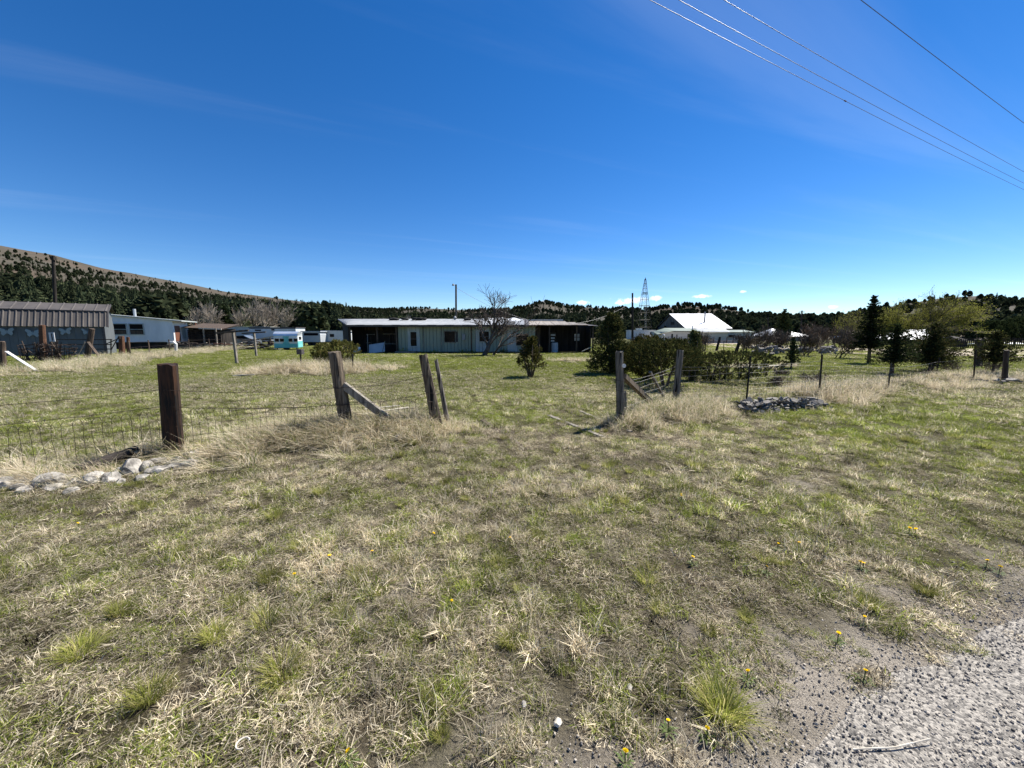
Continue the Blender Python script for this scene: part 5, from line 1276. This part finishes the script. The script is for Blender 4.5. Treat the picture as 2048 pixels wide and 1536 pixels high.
part('side_panel', MB().b(ca.x + .02, u0.x - .03, Dc - .012, Dc - .002, zm - .22, zm - .06), M['camper_white'], cp); part('side_panel', MB().b(u1.x + .03, cb_.x - .02, Dc - .012, Dc - .002, zm - .22, zm - .06), M['camper_white'], cp)
part('end_wall', MB().b(cb_.x + .004, cb_.x + .03, Dc + .05, Dc + Cd - .05, zm, zr + .2), M['camper_white'], cp)
part('end_band', MB().b(cb_.x + .004, cb_.x + .035, Dc + .05, Dc + Cd - .05, z0 + .02, zm - .01), M['camper_teal'], cp)
part('end_window', MB().b(cb_.x + .031, cb_.x + .05, Dc + .5, Dc + 1.4, zm + .15, zr - .1), M['glass'], cp)
cp.rotation_euler = (0, 0, R(16))
for wx in (.5,): part('wheel', MB().tube([(ca.x + wv * wx, Dc + .04, .3), (ca.x + wv * wx, Dc + .25, .3)], .3, 12), M['rubber'], cp)
for sx in (.08, .92): part('jack', MB().b(ca.x + wv * sx - .04, ca.x + wv * sx + .04, Dc + .3, Dc + .4, 0, z0), M['trim_dark'], cp)
# clothesline T posts
for (b_, tpx, x0, x1, lb) in (((474, 727), (466, 664), (432, 666), (497, 661), 'leaning wooden clothesline post with long crossbar, nearer the fence'), ((513, 713), (508, 666), (484, 667), (531, 664), 'wooden clothesline post with shorter crossbar, nearer the camper')):
    p, q = lean_post(b_, tpx); t = thing('clothesline_post', lb, 'clothesline post', tuple(p)); part('post', MB().beam(p - (q - p) * .06, q, .12, .10, .004), M['plank'], t)
    part('crossbar', MB().beam(P(x0[0], x0[1], p.y - .08), P(x1[0], x1[1], p.y - .08), .10, .09), M['dark_plank'], t)
# posts round the straw island
for (b_, tpx, lb) in (((603, 741), (601, 708), 'thin post with small dark box at the straw island'), ((706, 745), (705, 708), 'plain thin rusty post at the straw island')):
    p, q = lean_post(b_, tpx); t = thing('garden_post', lb, 'post', tuple(p)); part('post', MB().beam(p - Vector((0, 0, .1)), q, .05, .05), M['tpost'], t)
    if b_[0] == 603: part('box', MB().box(q + Vector((0, 0, .1)), (.22, .22, .22)), M['trim_dark'], t)
p = at_ground(488, 752); t = thing('scrap_board', 'short bleached board lying flat on the lawn', 'board', tuple(p)); part('board', MB().beam(p + Vector((-.35, -.1, .03)), p + Vector((.35, .1, .05)), .12, .03), M['pale_wood'], t)

# ------------------------------------------------------------------ barn, low buildings, windmill tower
def PX(px, D): return (px - 1024) * D / 771.0
X0, X1 = 50.0, 63.3; Y0, Y1 = 112, 136; ym = 124; ze, zr_ = 3.35, 7.95
bn = thing('barn', 'big barn with bright white metal roof and grey board gable', 'barn', (56, 124, 0))
part('wall', MB().prism([(Y0 + .6, 0), (Y1 - .6, 0), (Y1 - .6, ze - .15), (ym, zr_ - .3), (Y0 + .6, ze - .15)], 'x', X0 + .5, X1 - .4), M['barn_wood'], bn)
for k in range(24):
    ya = Y0 + .7 + k * (Y1 - Y0 - 1.4) / 24; yb = ya + (Y1 - Y0 - 1.4) / 24 - .06; yc = (ya + yb) / 2; zt_ = ze - .1 + (zr_ - ze) * (1 - abs(yc - ym) / (ym - Y0)) - .35
    part('gable_board', MB().b(X0 + .40, X0 + .49, ya, yb, 0, zt_), M['barn_wood'], bn)
rs = part('roof', MB().prism([(Y0 - .3, ze - .15), (ym, zr_), (Y1 + .3, ze - .15), (Y1 + .3, ze - .32), (ym, zr_ - .18), (Y0 - .3, ze - .32)], 'x', X0, X1), M['trim_dark'], bn)
k = 0; x = X0 - .05
while x < X1: 
    for (ya, yb) in ((Y0 - .35, ym - 5.2), (ym - 5.5, ym + .02)):
        f = lambda y_: ze - .15 + (zr_ - ze + .15) * (y_ - (Y0 - .3)) / (ym - Y0 + .3)
        e_ = .03 + .012 * (k % 3) + (.02 if ya > Y0 else 0)
        part('roof_sheet', MB().add([(x, ya, f(ya) + e_), (min(x + 1.08, X1 + .1), ya, f(ya) + e_), (min(x + 1.08, X1 + .1), yb, f(yb) + e_), (x, yb, f(yb) + e_)], [(0, 1, 2, 3)]), M['white_roof'], rs)
    x += 1.1; k += 1
part('gable_window', MB().b(X0 + .34, X0 + .41, ym - 3.2, ym - .6, 4.5, 5.4), M['void'], bn)
for k in range(4): part('mullion', MB().b(X0 + .30, X0 + .335, ym - 3.1 + k * .75, ym - 2.95 + k * .75, 4.5, 5.4), M['barn_wood'], bn)
part('stove_pipe', MB().tube([(PX(1402, 115), 115.5, 4.2), (PX(1407, 116), 116.5, 5.2), (PX(1407, 116), 116.5, 8.2)], .22, 8), M['steel'], bn)
lbld = thing('low_building', 'long low cream building with faded green roof below the barn', 'building', (PX(1420, 80), 80, 0))
D1 = 80
xa, xb, xc, xd = PX(1322, D1), PX(1400, D1), PX(1453, D1), PX(1508, D1)
part('wall', MB().b(xa, xc, D1, D1 + 6, 0, 2.1), M['cream'], lbld); part('wall', MB().b(xc + .01, xd, D1 + .6, D1 + 6, 0, 1.95), M['cream'], lbld)
part('roof', MB().add([(PX(1312, D1), D1 - .4, 1.55), (PX(1345, D1), D1 - .4, 2.25), (xb, D1 - .4, 2.2), (xb, D1 + 5, 2.9), (PX(1345, D1), D1 + 5, 2.9), (PX(1312, D1) + 1, D1 + 5, 2.1)], [(0, 1, 4, 5), (1, 2, 3, 4)]), M['green_roof'], lbld)
part('roof', MB().add([(xb, D1 - .5, 1.95), (xc + .3, D1 - .5, 2.0), (xc + 2.2, D1 + 5, 2.75), (xb + 1, D1 + 5, 2.75)], [(0, 1, 2, 3)]), M['tin'], lbld)
part('roof', MB().add([(xc + .3, D1 + .3, 2.02), (xd + .3, D1 + .3, 1.98), (xd + 1.2, D1 + 6, 2.5), (xc + 1.5, D1 + 6, 2.5)], [(0, 1, 2, 3)]), M['green_roof'], lbld)
for (q0, q1, z0_, z1_) in ((1373, 1379, .9, 1.6), (1341, 1344, .3, 1.6), (1351, 1353, .4, 1.5), (1455, 1466, .9, 1.4)): part('window', MB().b(PX(q0, D1), PX(q1, D1), D1 - .03, D1 + .03, z0_, z1_), M['glass'], lbld)
part('vent_pipe', MB().tube([(PX(1391, D1), D1 + 2, 2.3), (PX(1391, D1), D1 + 2, 3.3)], .12, 7), M['rv'], lbld)
trailer('motor_home', 'white motor home with roof units parked left of the barn', 1258, 1311, 661, 684, 88, 'rv', 'rv', ((1300, 1306, 664, 669),), 2.5)
for (px) in (1277,): tag(link('roof_unit', MB().b(PX(px - 5, 89), PX(px + 4, 89), 88.5, 89.8, P(1280, 661, 88).z + .13, P(1280, 661, 88).z + .5).mesh('roof_unit'), M['white_paint']), 'white cooling unit on top of the motor home', 'roof unit')
# yard fence before the low building
yf = thing('rail_fence', 'dark wire yard fence before the low cream building', 'fence', (PX(1410, 66), 66, 0))
for k in range(13): part('post', MB().b(PX(1335 + 13 * k, 66) - .05, PX(1335 + 13 * k, 66) + .05, 65.95, 66.05, 0, 1.15), M['trim_dark'], yf)
for z in (.3, .6, .85, 1.08): part('rail', MB().b(PX(1335, 66), PX(1491, 66), 65.98, 66.02, z, z + .04), M['trim_dark'], yf)
part('mesh_panel', MB().b(PX(1335, 66), PX(1491, 66), 66.06, 66.08, .02, .55), M['steel'], yf)
# windmill tower
Dw_ = 95; wt = thing('windmill_tower', 'lattice steel windmill tower without its wheel', 'tower', (PX(1284.5, Dw_), Dw_, 0)); cx_ = PX(1284.5, Dw_); zt = P(1284, 558, Dw_).z; bw = 1.95
def leg(sx, sy, f): w_ = bw * (1 - f * .94); return Vector((cx_ + sx * w_, Dw_ + sy * w_, zt * f))
for sx in (-1, 1):
    for sy in (-1, 1): part('leg', MB().tube([leg(sx, sy, -.01), leg(sx, sy, 1)], .045, 5), M['tpost'], wt)
lv = [.10, .22, .34, .46, .57, .67, .76, .85, .93]
for a, f in enumerate(lv):
    mb = MB(); c4 = [leg(sx, sy, f) for sx, sy in ((-1, -1), (1, -1), (1, 1), (-1, 1))]
    for i in range(4): mb.tube([c4[i], c4[(i + 1) % 4]], .028 if a % 2 else .045, 4)
    part('girt', mb, M['tpost'], wt)
    if a + 1 < len(lv):
        mb = MB(); d4 = [leg(sx, sy, lv[a + 1]) for sx, sy in ((-1, -1), (1, -1), (1, 1), (-1, 1))]
        for i in range(4): mb.tube([c4[i], d4[(i + 1) % 4]], .012, 3); mb.tube([c4[(i + 1) % 4], d4[i]], .012, 3)
        part('brace', mb, M['tpost'], wt)
mb = MB()
for sx in (-.2, .2): mb.tube([(cx_ + sx, Dw_ - bw, 1), (cx_ + sx * .5, Dw_ - .15, zt * .98)], .018, 4)
for k in range(34): f = k / 34; mb.tube([(cx_ - .2, Dw_ - bw * (1 - f), 1 + (zt - 1.3) * f), (cx_ + .2, Dw_ - bw * (1 - f), 1 + (zt - 1.3) * f)], .015, 4)
part('ladder', mb, M['steel'], wt); part('platform', MB().box((cx_, Dw_, zt * .78), (1.0, 1.0, .08)), M['tpost'], wt); part('cap', MB().tube([(cx_, Dw_, zt - .2), (cx_, Dw_, zt + .35)], [.12, .05], 6), M['tpost'], wt)
# other roofs to the right
def hip_roof(name, label, px0, px1, pyt, pyb, D, ridge, dep, m, wall='barn_wood', cat='building'):
    a, b_ = PX(px0, D), PX(px1, D); zb, zt_ = P(1024, pyb, D).z, P(1024, pyt, D + dep / 2).z; t = thing(name, label, cat, ((a + b_) / 2, D, 0))
    part('wall', MB().b(a + .3, b_ - .3, D + .3, D + dep - .3, 0, zb), M[wall], t)
    r0, r1 = a + (b_ - a) * ridge[0], a + (b_ - a) * ridge[1]
    part('roof', MB().add([(a, D, zb), (b_, D, zb), (b_, D + dep, zb), (a, D + dep, zb), (r0, D + dep / 2, zt_), (r1, D + dep / 2, zt_)], [(0, 1, 5, 4), (1, 2, 5), (2, 3, 4, 5), (3, 0, 4), (3, 2, 1, 0)]), M[m], t)
    part('door', MB().b((a + b_) / 2 - .45, (a + b_) / 2 + .45, D + .25, D + .31, 0, min(2, zb - .1)), M['dark_plank'], t); part('window', MB().b(a + (b_ - a) * .2, a + (b_ - a) * .3, D + .25, D + .31, 1, min(1.9, zb - .15)), M['glass'], t)
    return t
hip_roof('white_roofed_house', 'low house under a bright white hipped roof beyond the bushes', 1545, 1622, 657, 672.5, 85, (.28, .45), 9, 'white_roof')
hip_roof('small_shed', 'tiny shed with white flat roof beside the leaning spruce', 1684, 1708, 672, 675, 70, (.1, .9), 3, 'white_roof', 'black_wood', 'shed')
hip_roof('long_hoop_shed', 'long shed with white roof behind the willow and spruces', 1788, 1896, 659, 679, 62, (.48, .95), 7, 'white_roof', 'black_wood', 'shed')
hip_roof('far_shed', 'small shed with white roof by the picket fence', 1961, 1980, 686.5, 689.5, 58, (.1, .9), 3, 'white_roof', 'black_wood', 'shed')
hip_roof('far_shed', 'long low roof under the dark trees at the fence end', 2020, 2060, 685, 688, 60, (.1, .9), 3, 'rv', 'black_wood', 'shed')
hip_roof('dark_hut', 'dark hut with steep roof beside the spruces', 1918, 1941, 672, 682, 46, (.3, .7), 3, 'black_wood', 'black_wood', 'hut')
# picket fence
pf = thing('picket_fence', 'dark upright picket fence across the gravel lane', 'fence', (PX(1980, 44), 44, 0)); pk = MB().b(-.04, .04, -.02, .02, 0, 1.15).mesh('picket'); pk.materials.append(M['black_wood'])
k = 0
for px in range(1908, 2062, 4):
    D_ = 44; o = link('picket', pk, None, pf, (PX(px, D_) - PX(1980, 44), 0, 0)); o.scale = (1, 1, 1 + .05 * ((k * 7) % 5 - 2) / 2); k += 1
for z in (.25, .85): part('rail', MB().b(PX(1906, 44), PX(2062, 44), 44.025, 44.07, z, z + .08), M['black_wood'], pf)
b_ = at_ground(1957, 733); tp_ = P(1958, 678, b_.y); t = thing('corner_post', 'thick dark square post standing before the picket fence', 'post', tuple(b_)); part('timber', rough_post(MB(), b_ - Vector((0, 0, .2)), tp_, .14, .13, 16, 8, .04, 77, True), M['dark_plank'], t)
for (b_, tpx, lb, rd_) in (((1470, 708), (1483, 672), 'dark post leaning right at the edge of the yard', .13), ((1432, 702), (1440, 674), 'shorter leaning dark post beside the bare bushes', .12), ((1447, 704), (1448, 682), 'thin upright steel post by the gravel lane', .03), ((1327, 700), (1327, 673), 'slim lamp post with a round top near the lane', .05)):
    p, q = lean_post(b_, tpx); t = thing('yard_post', lb, 'post', tuple(p)); part('timber', rough_post(MB(), p - Vector((0, 0, .1)), q, rd_, rd_ * .85, 8, 6, .05, b_[0]), M['black_wood'], t)
    if b_[0] == 1327: part('lamp', MB().tube([q, q + Vector((0, 0, .12)), q + Vector((0, 0, .25))], [.08, .16, .06], 8), M['rv'], t)
# rubble wall beyond the yard
rw = thing('rubble_wall', 'low rubble wall of grey boulders behind the bare bushes', 'stone wall', tuple(at_ground(1585, 708))); r = random.Random(4)
rk = [rock_mesh('boulder', 800 + k, 1, .85, .7, 2, .2, M['stone'] if k == 0 else M['slab']) for k in range(6)]
for k in range(110):
    c = at_ground(1500 + 175 * r.random(), 703 + 6 * r.random()); c.z += r.random() * .55
    o = link('boulder', rk[k % 6], None, rw, c - Vector(rw.location)); s_ = r.uniform(.12, .30); o.scale = (s_, s_, s_); o.rotation_euler = (r.random(), r.random(), r.random() * 6)
c = at_ground(1657, 710); t = thing('round_trough', 'pale ring shaped trough set on edge by the rubble wall', 'trough', tuple(c)); part('ring', MB().tube([c + Vector((.55 * math.cos(math.pi * k / 10), 0, .55 * math.sin(math.pi * k / 10))) for k in range(11)], .045, 6), M['slab'], t)
p = at_ground(1520, 738); t = thing('bleached_boards', 'bleached boards lying in straw near the spreading juniper', 'boards', tuple(p))
for (a_, b_, w) in (((1478, 741), (1566, 736), .12), ((1480, 735), (1502, 737), .5), ((1500, 742), (1515, 741), .3)): q0, q1 = at_ground(*a_), at_ground(*b_); part('board', MB().beam(q0 + Vector((0, 0, .12)), q1 + Vector((0, 0, .12)), w, .06), M['pale_wood'], t)

# ------------------------------------------------------------------ trees and shrubs
p = at_ground(1061, 754); juniper('juniper_shrub', 'small bronzed juniper shrub with bare forked stems on lawn', (p.x, p.y, p.z), 1.55, .82, 1, M['juniper_gold'], 210, 44, (.05, .026), .24, 'cone', trunks=4)
p = at_ground(1222, 746); juniper('juniper_tree', 'tall dark upright juniper right of the porch', (p.x, p.y, p.z), 2.45, 1.05, 2, M['juniper'], 560, 44, (.06, .032), .04, 'column', trunks=2)
p = at_ground(1215, 748); juniper('juniper_shrub', 'low dark juniper mound at the foot of the upright juniper', (p.x + .5, p.y - .2, p.z), 1.25, .75, 9, M['juniper'], 200, 44, (.06, .032), .04, 'bush', trunks=2)
p = at_ground(1292, 760); juniper('juniper_shrub', 'bushy gold tinged juniper behind the gate post', (p.x, p.y, p.z), 1.6, .9, 3, M['juniper_gold'], 320, 44, (.055, .03), .08, 'bush', trunks=3)
p = at_ground(1330, 772); juniper('juniper_shrub', 'wide olive juniper with forked trunk behind the wire', (p.x, p.y, p.z), 1.5, 1.2, 4, M['juniper'], 400, 44, (.05, .028), .34, 'bush', trunks=4)
p = at_ground(1383, 762); juniper('juniper_shrub', 'dark juniper with a narrow spire beside grey fence post', (p.x, p.y, p.z), 1.75, .55, 5, M['juniper'], 260, 44, (.05, .028), .10, 'column', trunks=3)
p = at_ground(1412, 762); juniper('juniper_shrub', 'spreading juniper with arms reaching toward the bleached boards', (p.x + .4, p.y, p.z), 1.05, 1.45, 6, M['juniper'], 440, 44, (.05, .028), .10, 'bush', lean=(.75, 0), trunks=4)
p = at_ground(668, 735); juniper('juniper_shrub', 'bronze green juniper bush in the straw island', (p.x, p.y + .8, p.z), 1.35, 1.0, 7, M['juniper_gold'], 300, 44, (.06, .032), .05, 'bush', trunks=4)
p = at_ground(632, 728); juniper('juniper_shrub', 'rusty bush beside the juniper in the straw island', (p.x, p.y + .8, p.z), 1.15, .7, 8, M['juniper_gold'], 180, 44, (.06, .032), .05, 'bush', trunks=3)
# small conifers on the right
p = at_ground(1582, 737); spruce('young_spruce', 'young spruce with a clear stem near the rubble wall', tuple(p), 1.45, .40, 11, M['spruce'], .2, leaf=(.06, .03), lv=13)
p = at_ground(1737, 727); spruce('leaning_spruce', 'tall ragged spruce whose top bends sideways', tuple(p), 3.6, .82, 12, M['spruce'], .24, lean=(-.03, 0), leaf=(.09, .045), lv=20, ragged=.45)
p = at_ground(1784, 748); spruce('spruce_tree', 'dark spruce standing just behind the right fence post', tuple(p), 1.95, .95, 13, M['spruce'], .26, leaf=(.06, .03), lv=16, per=44)
p = at_ground(1858, 744); spruce('spruce_tree', 'broad olive spruce with low forked trunk by the lane', tuple(p), 2.0, 1.35, 14, M['juniper'], .22, leaf=(.06, .032), lv=17, ragged=.35, per=44)
p = at_ground(1890, 742); spruce('spruce_tree', 'narrow dark spruce pressed against the broad olive one', (p.x, p.y + .5, p.z), 2.0, .62, 15, M['spruce'], .25, leaf=(.06, .03), lv=14)
p = at_ground(2012, 752); spruce('spruce_tree', 'small olive spruce behind the dark post at fence end', (p.x, p.y + .4, p.z), 1.65, .95, 16, M['juniper'], .34, leaf=(.06, .032), lv=13, ragged=.4, per=40)
p = P(1564, 690, 55); spruce('fir_tree', 'dark fir rising in front of the white hipped roof', (p.x, p.y, 0), P(1564, 618, 55).z, 1.5, 17, M['spruce'], .25, leaf=(.16, .08), lv=18)
p = P(455, 690, 100); spruce('fir_tree', 'lone dark conifer among the pale bare cottonwoods', (p.x, p.y, 0), 9.0, 2.6, 18, M['spruce'], .1, leaf=(.35, .18), lv=16)
for k, (px, D, h, rd_, lb) in enumerate(((1990, 75, 4.2, 3.2, 'dark rounded pine behind the picket fence'), (2040, 70, 4.8, 3.2, 'taller dark pine behind the picket fence end'))):
    p = P(px, 690, D); juniper('pine_tree', lb, (p.x, p.y, 0), h, rd_, 60 + k, M['spruce'], 320, 44, (.22, .11), .15, 'bush', trunks=2, cat='tree')
# bare leaning tree before the house
p = at_ground(975, 711); bare_tree('bare_tree', 'leafless old tree with slanting trunk in front of house', (p.x - .3, p.y, 0), 4.7, 21, M['bark'], (7, 6, 6, 4), d0=(.42, 0, 1), spread=.95, upb=.10, r0=.19, first=.46, thin=.009)
p = at_ground(985, 710); bare_tree('bare_tree', 'low side limb tree curving right before the picture window', (p.x, p.y, 0), 3.6, 24, M['bark'], (5, 5, 5), d0=(.9, -.1, .75), spread=.8, upb=.16, r0=.09, first=.62, thin=.008)
# pale cottonwoods behind the trailers
for k, (px, D, h) in enumerate(((400, 100, 7.5), (432, 104, 8.2), (478, 98, 8.0), (500, 104, 9.2), (532, 99, 8.6), (558, 103, 8.4), (418, 96, 6.5), (575, 100, 7.0), (830, 95, 4.8), (860, 92, 4.6), (790, 96, 4.4))):
    p = P(px, 690, D); bare_tree('cottonwood', 'pale leafless cottonwood behind the trailers' if px < 600 else 'low pale leafless thicket tree behind the house roof', (p.x, p.y, 0), h, 900 + k, M['bark_pale'], (8, 7, 6), spread=.55, upb=.10, r0=.13, first=.55, thin=.028, group='cottonwoods behind the trailers' if px < 600 else 'thicket behind the house')
# bare bushes
bush_proto = None
for k, (px, py, h, w, lb) in enumerate(((1283, 700, 1.5, 1, 'bare brown bush left of the lane entrance'), (1410, 702, 1.6, 1.3, 'wide bare brown bush before the low building'), (1490, 709, 1.6, 1, 'rounded bare bush at the end of the rubble wall'), (1515, 706, 1.6, 1, 'bare bush growing over the rubble wall'), (1560, 706, 1.7, 1.2, 'bare bush behind the young spruce'), (1608, 712, 1.6, 1, 'dark bare bush right of the young spruce'), (1625, 697, 2.3, 1.5, 'tall reddish bare bush below the far pole'), (1650, 702, 2.2, 1.2, 'bare bush between rubble wall and lane'), (1680, 716, 1.8, 1.1, 'dense dark bare bush beside the gravel lane'), (1540, 700, 2.0, 1.2, 'bare bush below the white hipped roof'), (1700, 708, 1.7, 1, 'bare bush left of the leaning spruce'))):
    p = at_ground(px, py); bare_tree('bare_bush', lb, (p.x, p.y, 0), h, 930 + k, M['twig'], (5, 5, 4), spread=.6, upb=.06, r0=.03, first=.55, thin=.011 if p.y < 40 else .016, stems=7, cat='bush')
for k, (px, py, s_, lb) in enumerate(((1625, 768, .42, 'small round sagebrush beyond the woven wire'), (1558, 772, .34, 'tiny sagebrush near the first steel post'), (1905, 742, .5, 'grey sagebrush at the foot of narrow spruce'), (1560, 750, .3, 'little sagebrush near the bleached boards'), (1985, 742, .45, 'grey sagebrush before the picket fence'))):
    p = at_ground(px, py); bare_tree('sagebrush', lb, tuple(p), s_ * 1.1, 960 + k, M['twig'], (5, 4), spread=.8, upb=.02, r0=.012, first=.6, thin=.005, stems=16, cat='bush')
# willows coming into leaf
for k, (px, D, h, lb) in enumerate(((1858, 58, 7.4, 'large yellow green willow coming into leaf behind the spruces'), (1905, 60, 6.6, 'right hand yellow green willow beside the dark hut'), (1800, 60, 5.8, 'smaller olive willow left of the large one'), (1690, 72, 5.6, 'faint grey green willow behind the leaning spruce'), (1760, 64, 5.2, 'thin willow between the leaning spruce and hoop shed'))):
    p = P(px, 690, D); bare_tree('willow_tree', lb, (p.x, p.y, 0), h, 980 + k, M['bark'], (6, 6, 5), spread=.85, upb=.05, r0=.13, first=.52, thin=.016, stems=3, leaves=(11000 if k < 3 else 4500, .13, .07, M['willow']))
p = P(1665, 690, 78)

# ------------------------------------------------------------------ foreground: bunchgrass, dandelions, litter
bk = [blade_mesh('grass_clump_%d' % k, 420, .055, .09, .20, .0013, R(2), R(48), .5, 420 + k, M['bunch'], droop=1) for k in range(4)]
clumps = [(565, 1350, 1.15), (875, 1410, .7), (1445, 1430, 1.15), (1020, 1290, .6), (365, 1110, .7), (1490, 1240, .55), (1735, 1215, .8), (540, 1165, .8), (600, 1100, .8), (1390, 935, .9), (240, 1230, .8), (640, 990, .8),
          (930, 1000, .55), (160, 1310, .9), (430, 1280, .75), (1850, 1190, .7), (760, 1190, .55), (1560, 1130, .6), (300, 1400, .8), (1660, 1000, .7)]
for k, (px, py, s_) in enumerate(clumps):
    p = at_ground(px, py); o = link('grass_clump', bk[k % 4], None); o.location = p; o.scale = (s_ * (.8 + .12 * (k % 5)), s_, s_ * (.62 + .1 * (k % 4))); o.rotation_euler = (.12 * math.sin(k), .12 * math.cos(k), k * 1.1)
    tag(o, 'rounded clump of fine green bunchgrass on the dry verge', 'grass clump', 'bunchgrass clumps on the verge')
mb = MB(); r = random.Random(2)
fl = MB(); 
for ring, (n, rad, z) in enumerate(((16, .016, .0), (14, .012, .003), (9, .007, .005))):
    for k in range(n):
        a = 6.283 * (k + .5 * ring) / n; c, s_ = math.cos(a), math.sin(a); w = .0028
        fl.add([(c * .002 - s_ * w * .4, s_ * .002 + c * w * .4, z), (c * .002 + s_ * w * .4, s_ * .002 - c * w * .4, z), (c * rad + s_ * w, s_ * rad - c * w, z + .003), (c * rad - s_ * w, s_ * rad + c * w, z + .003)], [(0, 1, 2, 3)])
fm = fl.mesh('flower'); fm.materials.append(M['yellow'])
rosb = MB()
for k in range(9):
    a = 6.283 * k / 9 + r.uniform(-.2, .2); c, s_ = math.cos(a), math.sin(a); l_ = r.uniform(.03, .055); w = .005
    rosb.add([(0, 0, 0), (c * l_ * .55 - s_ * w, s_ * l_ * .55 + c * w, .014), (c * l_, s_ * l_, .008), (c * l_ * .55 + s_ * w, s_ * l_ * .55 - c * w, .014)], [(0, 1, 2, 3)])
ros = rosb.mesh('leaf_rosette'); ros.materials.append(M['stem'])
stm = MB().tube([(0, 0, -.02), (.002, 0, .03), (0, 0, .062)], [.0022, .002, .003], 5).mesh('flower_stem'); stm.materials.append(M['stem'])
for k, (px, py) in enumerate(((1335, 1467), (1413, 1483), (1494, 1365), (1727, 1253), (1675, 1287), (1728, 1364), (1725, 1143), (1719, 1140), (1532, 1150), (1385, 1130), (1972, 1137), (1998, 1150), (1830, 1072), (1818, 1070), (1362, 1000), (904, 1220), (660, 1127), (868, 1081), (745, 1118), (1058, 1022), (697, 1530), (1250, 1530), (590, 1165), (1597, 1100), (1555, 1102), (158, 1060), (1362, 1003), (1020, 1090))):
    p = at_ground(px, py); t = thing('dandelion', 'small yellow dandelion flower in the dry verge grass', 'dandelion', tuple(p), k * .7, 'dandelions on the verge')
    link('stem', stm, None, t); link('leaf_rosette', ros, None, t, (0, 0, .006)).scale = (1, 1, 1); o = link('flower', fm, None, t, (0, 0, .062)); o.rotation_euler = (r.gauss(-.15, .2), r.gauss(0, .2), 0); s_ = r.uniform(.45, .75); o.scale = (s_, s_, s_)
def pebble(px, py, w, h, lb, seed):
    p = at_ground(px, py); sc = math.hypot(p.x, p.y) / F; o = link('pale_stone', rock_mesh('white_stone', seed, w * sc * .5, w * sc * .4, h * sc * .3, 3, .15), M['pale_wood'] if seed == 91 else M['stone']); o.location = p + Vector((0, 0, .025)); o.rotation_euler = (.2, .1, .8); tag(o, lb, 'stone')
pebble(1114, 1455, 24, 18, 'smooth creamy white stone lying alone in the dry turf', 91)
pebble(1048, 1418, 18, 10, 'rough grey white stone near the creamy white one', 92)
pebble(1258, 1382, 18, 12, 'small pale stone half sunk in the dry turf', 93)
p = at_ground(487, 1502); t = thing('plastic_ring', 'broken white plastic ring lying in the grass', 'ring', tuple(p)); part('ring', MB().tube([p + Vector((.022 * math.cos(.5 + 4.9 * k / 16), .022 * math.sin(.5 + 4.9 * k / 16), .035)) for k in range(17)], .003, 6), M['pale_wood'], t)
p, q = at_ground(1705, 1505), at_ground(1860, 1490); t = thing('twig', 'thin pale straw twig lying across the gravel edge', 'twig', tuple(p)); part('stalk', MB().tube([p + Vector((0, 0, .015)), p.lerp(q, .5) + Vector((0, -.01, .018)), q + Vector((0, 0, .03))], [.003, .003, .002], 5), M['pale_wood'], t)
